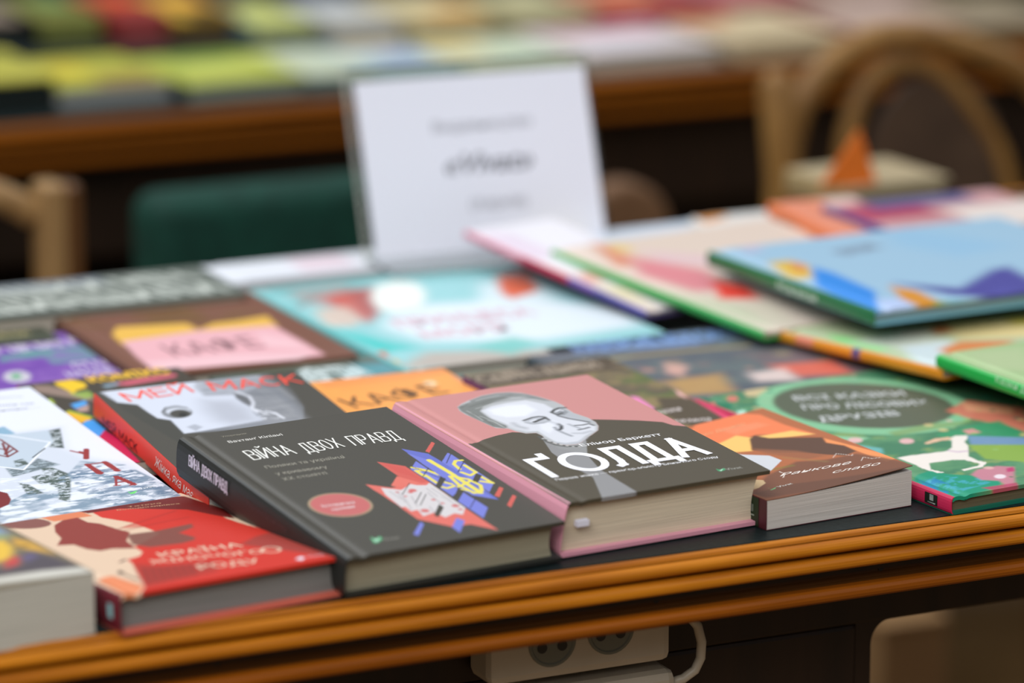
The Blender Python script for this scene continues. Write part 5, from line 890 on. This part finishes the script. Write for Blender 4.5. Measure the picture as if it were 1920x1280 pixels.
book('paperback_book', 'dark green paperback with small gold lettering at the left edge, behind the purple one', 'book', (-0.198, 0.652, 0.0135, -0.0175, 0.0, 0, 0.14, 0.085, 0.013), ((66, 72, 58), [], [('ЛЮДИНИ', (66, 22), (124, 22), 16, (170, 160, 110), 1, 0)], (40, 44, 36), [], None), 4, group='books laid out on the near table', hard=False, page=(190, 182, 168))
book('hardcover_book', 'dark book with pale striped lettering at the far left corner of the table', 'book', (-0.1076, 0.6926, 0.024, 0.0, 0.0, 0, 0.215, 0.105, 0.022), ((104, 112, 104), [('P',(120,128,134),[(0.0,73.5),(129.0,73.5),(129.0,105.0),(0.0,105.0)],8,0.95)], [('ШИНШИЛИ', (8, 12), (207, 12), 34, (212, 218, 208), 0.9, -0.5), ('МІШКИ НІЧ', (4, 58), (200, 58), 34, (206, 212, 202), 0.9, -0.5)], (80, 86, 80), [], None), 4, group='books laid out on the near table', hard=True, page=(190, 182, 168))
book('picture_book', 'low white book lying under the sign stand along the back edge', 'book', (0.126, 0.7792, 0.012, 0.0, 0.0, 0, 0.235, 0.066, 0.011), ((226, 230, 236), [('P',(226,206,214),[(70.5,13.2),(117.5,13.2),(117.5,59.4),(70.5,59.4)],8,0.95)], [], (226, 230, 236), [], None), 4, group='books laid out on the near table', hard=True, page=(215, 215, 215))
book('picture_book', 'pale picture book with pink and light blue patches behind the green spined one', 'book', (0.3987, 0.6544, 0.019, 0.0349, 0.0, 0, 0.2, 0.145, 0.012), ((206, 216, 226), [('P',(230,170,180),[(40.0,50.8),(150.0,50.8),(150.0,87.0),(40.0,87.0)],12,0.95),('P',(236,216,120),[(0.0,108.7),(50.0,108.7),(50.0,145.0),(0.0,145.0)],8,0.95),('P',(236,210,120),[(120.0,14.5),(160.0,29.0),(160.0,58.0),(120.0,43.5)],8,0.95),('P',(222,130,80),[(0.0,43.5),(24.0,43.5),(24.0,101.5),(0.0,101.5)],6,0.95)], [], (220, 170, 110), [], None), 4, group='books laid out on the near table', hard=True, page=(190, 182, 168))
book('picture_book', 'cream white picture book with an orange corner at the back of the table', 'book', (0.5256, 0.615, 0.03, -0.0349, 0.0, 0, 0.18, 0.155, 0.026), ((222, 220, 214), [('P',(222,140,40),[(0.0,131.8),(28.8,144.2),(28.8,155.0),(0.0,155.0)],5,0.95),('P',(222,206,190),[(54.0,15.5),(144.0,15.5),(144.0,62.0),(54.0,62.0)],10,0.95)], [], (226, 226, 220), [], None), 4, group='books laid out on the near table', hard=True, page=(190, 182, 168))
book('picture_book', 'orange and purple picture book behind the light blue one', 'book', (0.5656, 0.5731, 0.045, -0.1047, 0.0, 0, 0.075, 0.16, 0.012), ((222, 140, 110), [('P',(160,90,150),[(22.5,0.0),(67.5,16.0),(75.0,96.0),(37.5,80.0)],8,0.95),('P',(226,200,190),[(45.0,80.0),(75.0,80.0),(75.0,160.0),(45.0,160.0)],8,0.95)], [], (222, 120, 70), [], None), 4, group='books laid out on the near table', hard=True, page=(190, 182, 168))
book('picture_book', 'white and crimson picture book with navy edge at the back right of the table', 'book', (0.6041, 0.5512, 0.05, 0.0, 0.0, 0, 0.16, 0.13, 0.014), ((196, 150, 150), [('P',(170,60,90),[(0.0,58.5),(72.0,58.5),(72.0,117.0),(0.0,117.0)],10,0.95),('P',(70,80,130),[(32.0,97.5),(128.0,97.5),(128.0,130.0),(32.0,130.0)],10,0.95),('P',(226,216,206),[(80.0,0.0),(160.0,0.0),(160.0,78.0),(80.0,78.0)],10,0.95)], [], (70, 70, 130), [], None), 4, group='books laid out on the near table', hard=True, page=(190, 182, 168))
book('picture_book', 'cream picture book lying behind the purple boat picture', 'book', (0.6569, 0.6, 0.0382, 0.0349, 0.0, 0, 0.19, 0.085, 0.012), ((224, 212, 200), [('P',(190,170,150),[(0.0,63.8),(190.0,63.8),(190.0,85.0),(0.0,85.0)],10,0.95)], [], (210, 200, 190), [], None), 4, group='books laid out on the near table', hard=True, page=(190, 182, 168))
book('hardcover_book', 'thick beige book on the back edge of the table below the orange card', 'book', (0.7216, 0.84, 0.0259, 0.0524, 0.0, 0, 0.105, 0.1, 0.022), ((176, 160, 126), [], [], (170, 150, 110), [], None), 4, group='books laid out on the near table', hard=True, page=(150, 138, 108))
OC = mat('orange_card', (.72, .16, .012), .55)
tri = [(0.6989, 0.85, 0.7769), (0.7556, 0.85, 0.7744), (0.7369, 0.85, 0.8237)]
mb = MB(); a0, b0, c0 = [Vector(p) for p in tri]; dv = Vector((0, .002, 0)); mb.add([a0, b0, c0, a0 + dv, b0 + dv, c0 + dv], [(0, 1, 2), (5, 4, 3), (0, 3, 4, 1), (1, 4, 5, 2), (2, 5, 3, 0)], OC)
tag(mb.build('folded_card'), 'pointed orange card standing up in front of the bentwood chair', 'card')
gp = [c for c in GOLDA.children if c.name.startswith('page_block')][0]
mb = MB(); mb.box((.0065, -.0008, .0185), (.0150, .0032, .0222), mat('white_paper_tab', (.72, .72, .82), .5)); mb.build('paper_tab', gp)
# ------------------------------------------------------------------ sign in a clear stand
x, y, z, yaw, tx, w, h = (0.2574, 0.7938, 0.013, -0.0326, 1.2392, 0.206, 0.147)
M = Matrix.Translation((x, y, .75 + z)) @ Matrix.Rotation(yaw, 4, 'Z') @ Matrix.Rotation(tx, 4, 'X')
SG = empty('sign_holder', M, 'clear stand holding a white paper sign with printed lettering at the back of the table', 'sign')
PAPER = mat('white_sign_paper', (.74, .76, .84), .6, .3)
mb = MB(); mb.box((.001, .001, 0), (w - .002, h - .001, .0005), PAPER)
for T in (('Видавництво', (64, 101), (151, 101), 8.5, (150, 152, 160), .2, 0), ('«Vivat»', (70, 66), (148, 66), 17, (104, 106, 114), .8, .35), ('(Харків)', (88, 36), (138, 36), 9, (158, 160, 168), .2, 0)):
    lettering(mb, T, lambda p, q: np.stack([p, q, np.full(p.shape, .0007)], -1))
mb.build('sign_paper', SG)
ACR = mat('clear_acrylic', (.94, .98, .96), .04, .5); b_ = ACR.node_tree.nodes['Principled BSDF']; b_.inputs['Transmission Weight'].default_value = 1; b_.inputs['IOR'].default_value = 1.49
mb = MB(); mb.box((-.006, 0, -.0032), (w + .002, h + .010, -.0002), ACR); mb.build('acrylic_panel', SG, bevel=.0006)
EDGE = mat('acrylic_edge', (.36, .38, .33), .3)
mb = MB(); mb.box((-.006, h + .0102, -.0032), (w + .002, h + .0114, -.0002), EDGE); mb.build('panel_edge', SG)
mb = MB(); mb.box((-.0072, 0, -.0032), (-.0062, h + .010, -.0002), EDGE); mb.build('panel_edge', SG)
c_, s_ = math.cos(tx), math.sin(tx)
mb = MB(); v = [Matrix.Rotation(-tx, 3, 'X') @ Vector(q) for q in [(-.006, -.055, .0), (w + .002, -.055, 0), (w + .002, .004, 0), (-.006, .004, 0), (-.006, -.055, .003), (w + .002, -.055, .003), (w + .002, .004, .003), (-.006, .004, .003)]]
mb.add(v, [(3, 2, 1, 0), (4, 5, 6, 7), (0, 1, 5, 4), (1, 2, 6, 5), (2, 3, 7, 6), (3, 0, 4, 7)], ACR); mb.build('stand_foot', SG)
# ------------------------------------------------------------------ far table
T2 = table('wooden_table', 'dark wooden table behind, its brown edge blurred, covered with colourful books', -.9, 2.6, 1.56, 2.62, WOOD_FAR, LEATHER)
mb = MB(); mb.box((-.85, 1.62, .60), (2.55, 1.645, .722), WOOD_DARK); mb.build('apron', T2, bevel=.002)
mb = MB(); mb.box((-.85, 1.95, .06), (2.55, 1.97, .70), WOOD_DARK); mb.build('added_dark_panel', T2)  # added dark panel, keeps the space below the far table black
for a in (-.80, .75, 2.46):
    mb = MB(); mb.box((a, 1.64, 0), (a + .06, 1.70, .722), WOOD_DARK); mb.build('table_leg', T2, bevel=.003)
book('book', 'far dark book with yellow green cover at the left frame edge', 'book', (0.1804, 1.6239, 0.035, 0.0, 0.0, 0, 0.1, 0.17, 0.035), ((196, 190, 84), [('P',(150,150,60),[(30.0,68.0),(100.0,68.0),(100.0,136.0),(30.0,136.0)],20,0.95)], [], (20, 26, 24), [], None), 6, group='books on the table behind', hard=True, page=(24, 32, 30))
book('book', 'far book with whitish page edges and olive yellow cover, at the left', 'book', (0.2786, 1.6259, 0.022, 0.0, 0.0, 0, 0.125, 0.17, 0.022), ((176, 176, 70), [('P',(206,186,60),[(0.0,51.0),(62.5,51.0),(62.5,136.0),(0.0,136.0)],20,0.95),('P',(150,120,70),[(50.0,0.0),(112.5,0.0),(112.5,51.0),(50.0,51.0)],16,0.95)], [], (40, 44, 42), [], None), 6, group='books on the table behind', hard=True, page=(150, 154, 152))
book('book', 'far lime green cover book with dark spine, third from the left', 'book', (0.4054, 1.6019, 0.02, 0.0175, 0.0, 0, 0.13, 0.17, 0.02), ((172, 182, 78), [('P',(196,202,100),[(26.0,34.0),(104.0,34.0),(104.0,119.0),(26.0,119.0)],20,0.95),('P',(120,150,60),[(39.0,119.0),(117.0,119.0),(117.0,170.0),(39.0,170.0)],16,0.95)], [], (40, 48, 50), [], None), 6, group='books on the table behind', hard=True, page=(140, 146, 134))
book('book', 'far salmon and pale green book left of the white sign', 'book', (0.4918, 1.6148, 0.016, 0.0, 0.0, 0, 0.125, 0.17, 0.016), ((196, 206, 180), [('P',(206,130,100),[(0.0,25.5),(50.0,25.5),(50.0,102.0),(0.0,102.0)],16,0.95),('P',(200,210,130),[(0.0,119.0),(75.0,119.0),(75.0,170.0),(0.0,170.0)],16,0.95)], [], (90, 110, 110), [], None), 6, group='books on the table behind', hard=True, page=(110, 124, 118))
book('book', 'far pale teal book at the upper left corner of the sign', 'book', (0.5869, 1.6214, 0.014, 0.0, 0.0, 0, 0.13, 0.17, 0.014), ((178, 200, 200), [('P',(140,160,200),[(71.5,51.0),(123.5,51.0),(123.5,119.0),(71.5,119.0)],14,0.95),('P',(222,206,170),[(52.0,127.5),(130.0,127.5),(130.0,170.0),(52.0,170.0)],16,0.95)], [], (110, 140, 130), [], None), 6, group='books on the table behind', hard=True, page=(150, 170, 160))
book('book', 'far pale green book just above the white sign', 'book', (0.7198, 1.6111, 0.014, 0.0, 0.0, 0, 0.15, 0.17, 0.014), ((206, 210, 176), [('P',(226,206,140),[(0.0,85.0),(60.0,85.0),(60.0,153.0),(0.0,153.0)],16,0.95),('P',(190,214,190),[(60.0,34.0),(135.0,34.0),(135.0,102.0),(60.0,102.0)],16,0.95)], [], (110, 140, 120), [], None), 6, group='books on the table behind', hard=True, page=(180, 184, 160))
book('book', 'far white and pink book just right of the sign top', 'book', (0.8488, 1.5929, 0.02, 0.0175, 0.0, 0, 0.155, 0.17, 0.02), ((216, 206, 204), [('P',(190,60,80),[(15.5,161.5),(77.5,127.5),(147.2,110.5),(147.2,144.5),(62.0,170.0)],12,0.95),('P',(226,220,226),[(15.5,17.0),(108.5,17.0),(108.5,93.5),(15.5,93.5)],18,0.95)], [], (190, 180, 170), [], None), 6, group='books on the table behind', hard=True, page=(190, 178, 160))
book('book', 'far beige book left of the dark red spine', 'book', (1.0227, 1.5879, 0.022, 0.0, 0.0, 0, 0.135, 0.17, 0.022), ((206, 188, 150), [('P',(222,130,90),[(0.0,127.5),(67.5,127.5),(67.5,170.0),(0.0,170.0)],14,0.95)], [], (190, 170, 140), [], None), 6, group='books on the table behind', hard=True, page=(186, 164, 128))
book('book', 'far dusty pink book with dark red spine above the bentwood chair', 'book', (1.1531, 1.5752, 0.028, 0.0, 0.0, 0, 0.15, 0.17, 0.028), ((180, 156, 134), [('P',(196,170,160),[(30.0,68.0),(135.0,68.0),(135.0,153.0),(30.0,153.0)],20,0.95)], [], (110, 24, 34), [], None), 6, group='books on the table behind', hard=True, page=(150, 120, 90))
book('book', 'far greyish brown book at the right frame edge', 'book', (1.2834, 1.5675, 0.022, 0.0, 0.0, 0, 0.15, 0.17, 0.022), ((150, 136, 110), [], [], (110, 96, 70), [], None), 6, group='books on the table behind', hard=True, page=(120, 96, 60))
book('book', 'far taupe book in the top left corner', 'book', (0.3225, 2.0455, 0.025, 0.0, 0.0, 0, 0.065, 0.17, 0.025), ((150, 134, 118), [], [], (30, 40, 36), [], None), 6, group='books on the table behind', hard=True, page=(40, 44, 40))
book('book', 'far olive green book beside the taupe one', 'book', (0.3871, 1.995, 0.03, 0.0, 0.0, 0, 0.075, 0.17, 0.03), ((130, 132, 64), [('P',(90,130,80),[(37.5,85.0),(75.0,85.0),(75.0,170.0),(37.5,170.0)],14,0.95)], [], (24, 34, 28), [], None), 6, group='books on the table behind', hard=True, page=(110, 116, 60))
book('book', 'far crimson and orange book at the top left', 'book', (0.4733, 1.9855, 0.03, 0.0, 0.0, 0, 0.06, 0.17, 0.03), ((170, 66, 60), [('P',(222,96,30),[(24.0,76.5),(60.0,76.5),(60.0,170.0),(24.0,170.0)],14,0.95)], [], (140, 50, 46), [], None), 6, group='books on the table behind', hard=True, page=(150, 70, 70))
book('book', 'far yellow and dark brown book beside the crimson one', 'book', (0.535, 1.9721, 0.025, 0.0, 0.0, 0, 0.075, 0.17, 0.025), ((222, 180, 70), [('P',(80,60,24),[(22.5,0.0),(67.5,0.0),(67.5,68.0),(22.5,68.0)],14,0.95),('P',(230,160,60),[(45.0,85.0),(75.0,85.0),(75.0,170.0),(45.0,170.0)],12,0.95)], [], (110, 80, 40), [], None), 6, group='books on the table behind', hard=True, page=(90, 74, 40))
book('book', 'far lime and blue book above the salmon one', 'book', (0.6018, 1.9084, 0.02, 0.0, 0.0, 0, 0.075, 0.17, 0.02), ((196, 202, 120), [('P',(70,100,130),[(0.0,93.5),(30.0,93.5),(30.0,170.0),(0.0,170.0)],14,0.95)], [], (60, 90, 100), [], None), 6, group='books on the table behind', hard=True, page=(150, 160, 120))
book('book', 'far pale grey book above the pale teal one', 'book', (0.6877, 1.8833, 0.02, 0.0, 0.0, 0, 0.08, 0.17, 0.02), ((196, 196, 186), [('P',(190,196,200),[(0.0,85.0),(80.0,85.0),(80.0,170.0),(0.0,170.0)],20,0.95)], [], (160, 160, 150), [], None), 6, group='books on the table behind', hard=True, page=(190, 184, 170))
book('book', 'far cream and orange book above the left half of the sign', 'book', (0.7773, 1.8807, 0.018, 0.0, 0.0, 0, 0.1, 0.17, 0.018), ((210, 196, 150), [('P',(226,170,90),[(40.0,17.0),(100.0,17.0),(100.0,76.5),(40.0,76.5)],14,0.95)], [], (180, 160, 110), [], None), 6, group='books on the table behind', hard=True, page=(214, 190, 130))
book('book', 'far pale olive book above the right half of the sign', 'book', (0.896, 1.8649, 0.018, 0.0, 0.0, 0, 0.1, 0.17, 0.018), ((190, 184, 140), [], [], (160, 150, 110), [], None), 6, group='books on the table behind', hard=True, page=(176, 166, 130))
book('book', 'far crimson and orange striped book at the top centre right', 'book', (1.014, 1.8501, 0.018, 0.0, 0.0, 0, 0.1, 0.17, 0.018), ((206, 140, 110), [('P',(176,50,70),[(0.0,0.0),(90.0,0.0),(90.0,51.0),(0.0,51.0)],12,0.95),('P',(226,136,80),[(20.0,68.0),(90.0,68.0),(90.0,136.0),(20.0,136.0)],14,0.95)], [], (170, 40, 60), [], None), 6, group='books on the table behind', hard=True, page=(186, 60, 76))
book('book', 'far rose book at the top right', 'book', (1.143, 1.8393, 0.018, 0.0, 0.0, 0, 0.11, 0.17, 0.018), ((190, 120, 116), [], [], (150, 40, 60), [], None), 6, group='books on the table behind', hard=True, page=(170, 110, 100))
book('book', 'far brown beige book at the top right corner', 'book', (1.2707, 1.8214, 0.02, 0.0, 0.0, 0, 0.15, 0.17, 0.02), ((176, 150, 130), [], [], (120, 40, 50), [], None), 6, group='books on the table behind', hard=True, page=(150, 130, 110))
book('book', 'far grey olive book at the right end of the back row', 'book', (1.4383, 1.8298, 0.02, 0.0, 0.0, 0, 0.14, 0.17, 0.02), ((130, 120, 90), [], [], (100, 90, 60), [], None), 6, group='books on the table behind', hard=True, page=(110, 100, 70))
# ------------------------------------------------------------------ box on the floor seen under the table
BX = empty('cardboard_box', Matrix.Translation((1.0, 1.16, 0)), 'pale brown cardboard box on the floor seen under the table at lower right', 'box')
CARD = noisy('pale_cardboard', (.30, .17, .075), (.36, .21, .09), sc=12, rough=.8, spec=.2)
mb = MB(); mb.box((-.078, -.06, 0), (-.005, .10, .277), CARD); mb.build('side', BX, bevel=.002)
mb = MB(); mb.box((-.080, -.062, .2772), (-.003, .102, .2800), CARD); mb.build('lid', BX)
# ------------------------------------------------------------------ chairs between the tables
def spline(P, n=8):
    out = []; P = [np.array(p, float) for p in P]
    for i in range(len(P) - 1):
        a, b, c, d = P[max(i - 1, 0)], P[i], P[i + 1], P[min(i + 2, len(P) - 1)]
        for k in range(n):
            t = k / n; out.append(tuple(.5 * (2 * b + (c - a) * t + (2 * a - 5 * b + 4 * c - d) * t * t + (3 * b - a - 3 * c + d) * t ** 3)))
    return out + [tuple(P[-1])]
CH = empty('bentwood_chair', Matrix.Translation((1.03, 1.25, 0)), 'honey brown bentwood chair with round arched back at the right', 'chair')
def cl(name, pts, r, m=WOOD_CHAIR, flat=1, n=12):
    mb = MB(); mb.tube([(a - 1.03, b - 1.25, c) for a, b, c in pts], r, m, n, flat=flat); return mb.build(name, CH, sm=True)
cl('back_arch', spline([(.885, 1.25, .46), (.885, 1.25, .66), (.896, 1.25, .745), (.915, 1.25, .783), (.945, 1.25, .810), (.978, 1.25, .824), (1.012, 1.25, .828), (1.054, 1.25, .823), (1.116, 1.25, .803), (1.160, 1.25, .780), (1.20, 1.25, .735), (1.215, 1.25, .65), (1.22, 1.25, .46)], 6), .0145)
cl('inner_hoop', spline([(.955, 1.252, .50), (.952, 1.252, .64), (.962, 1.252, .735), (.983, 1.252, .783), (1.018, 1.252, .800), (1.061, 1.252, .788), (1.099, 1.252, .752), (1.139, 1.252, .690), (1.158, 1.252, .60), (1.16, 1.252, .50)], 6), .0105)
mb = MB(); n = 24; mb.add([(.028 + .078 * math.cos(q), dy, .69 + .10 * math.sin(q)) for dy in (-.004, .004) for q in [2 * math.pi * i / n for i in range(n)]], [tuple(range(n)), tuple(range(2 * n - 1, n - 1, -1))] + [(i, i + n, (i + 1) % n + n, (i + 1) % n) for i in range(n)], noisy('dark_cane_panel', (.045, .024, .012), (.075, .042, .022), sc=20, rough=.6)); mb.build('back_panel', CH)
cl('arm_post', [(.868, 1.235, .44), (.876, 1.235, .60), (.880, 1.235, .70), (.870, 1.235, .795), (.870, 1.235, .806)], [.013, .015, .017, .0165, .010])
mb = MB(); n = 32; mb.disc((.02, .20, .435), (0, 0, 1), .205, .03, WOOD_CHAIR, n); mb.build('seat', CH, bevel=.006)
for a, b in ((-.13, .02), (.17, .02), (-.12, .36), (.16, .36)):
    mb = MB(); mb.tube([(a, b, .436), (a * 1.12, b + (b - .2) * .12, 0)], [.016, .012], WOOD_CHAIR, 12); mb.build('leg', CH, sm=True)
CL = empty('wooden_chair', Matrix.Translation((.13, 1.2, 0)), 'light wooden chair behind at the left, square back post and sloping rail in view', 'chair')
PALE = noisy('pale_yellow_wood', (.24, .135, .05), (.36, .22, .09), (30, 30, 4), 2, .4, .4); ORW = noisy('dark_orange_wood', (.085, .035, .010), (.13, .055, .016), (30, 30, 4), 2, .4, .4)
mb = MB(); mb.box((-.019, -.018, 0), (.004, .018, .768), PALE); mb.build('back_post', CL, bevel=.005)
mb = MB(); mb.box((.0045, -.014, 0), (.019, .018, .766), ORW); mb.build('back_post', CL, bevel=.005)  # right part of the post, darker orange than the left part
mb = MB(); mb.tube(spline([(-.018, .01, .738), (-.05, .01, .757), (-.10, .012, .772), (-.17, .02, .780), (-.26, .02, .765), (-.36, .012, .735), (-.40, .01, .71)], 5), .013, PALE, 12); mb.build('top_rail', CL, sm=True)
mb = MB(); mb.box((-.42, -.018, 0), (-.385, .018, .768), PALE); mb.build('back_post', CL, bevel=.005)
mb = MB(); mb.box((-.42, -.02, .43), (.02, .40, .465), PALE); mb.build('seat', CL, bevel=.006)
for a in (-.415, -.012):
    mb = MB(); mb.box((a, .36, 0), (a + .03, .39, .43), PALE); mb.build('leg', CL, bevel=.004)
CG = empty('upholstered_chair', Matrix.Translation((.33, 1.25, 0)), 'dark green upholstered chair between the tables, left of the white sign', 'chair')
GREEN = noisy('green_velvet', (.0012, .026, .017), (.0025, .042, .027), sc=40, rough=.75, spec=.25)
def cushion(root, name, a, b, m, bev):
    mb = MB(); mb.box(a, b, m); o = mb.build(name, root, bevel=bev); o.modifiers['bevel'].segments = 5; smooth(o.data); return o
cushion(CG, 'backrest', (-.104, -.03, .44), (.15, .04, .738), GREEN, .022); cushion(CG, 'seat', (-.13, .03, .36), (.21, .43, .46), GREEN, .025)
for a in (-.11, .16):
    for b in (-.01, .38):
        mb = MB(); mb.box((a, b, 0), (a + .03, b + .03, .37), WOOD_DARK); mb.build('leg', CG, bevel=.003)
CB = empty('padded_chair', Matrix.Translation((.735, 1.30, 0)), 'tan brown rounded chair back just right of the white sign', 'chair')
TAN = noisy('tan_leather', (.13, .065, .030), (.17, .09, .042), sc=30, rough=.6, spec=.3)
mb = MB(); prof = [(.052 * math.cos(R(a)), .645 + .052 * math.sin(R(a)) * 1.05) for a in range(0, 181, 15)]; vv = [(-.052, .44)] + prof[::-1] + [(.052, .44)]; n = len(vv)
mb.add([(a, -.018, z) for a, z in vv] + [(a, .018, z) for a, z in vv], [tuple(range(n - 1, -1, -1)), tuple(range(n, 2 * n))] + [(i, (i + 1) % n, n + (i + 1) % n, n + i) for i in range(n)], TAN); mb.build('backrest', CB, bevel=.008)
cushion(CB, 'seat', (-.10, .018, .40), (.095, .22, .45), TAN, .02)
for a in (-.09, .055):
    for b in (.03, .18):
        mb = MB(); mb.box((a, b, 0), (a + .03, b + .03, .41), WOOD_DARK); mb.build('leg', CB, bevel=.003)
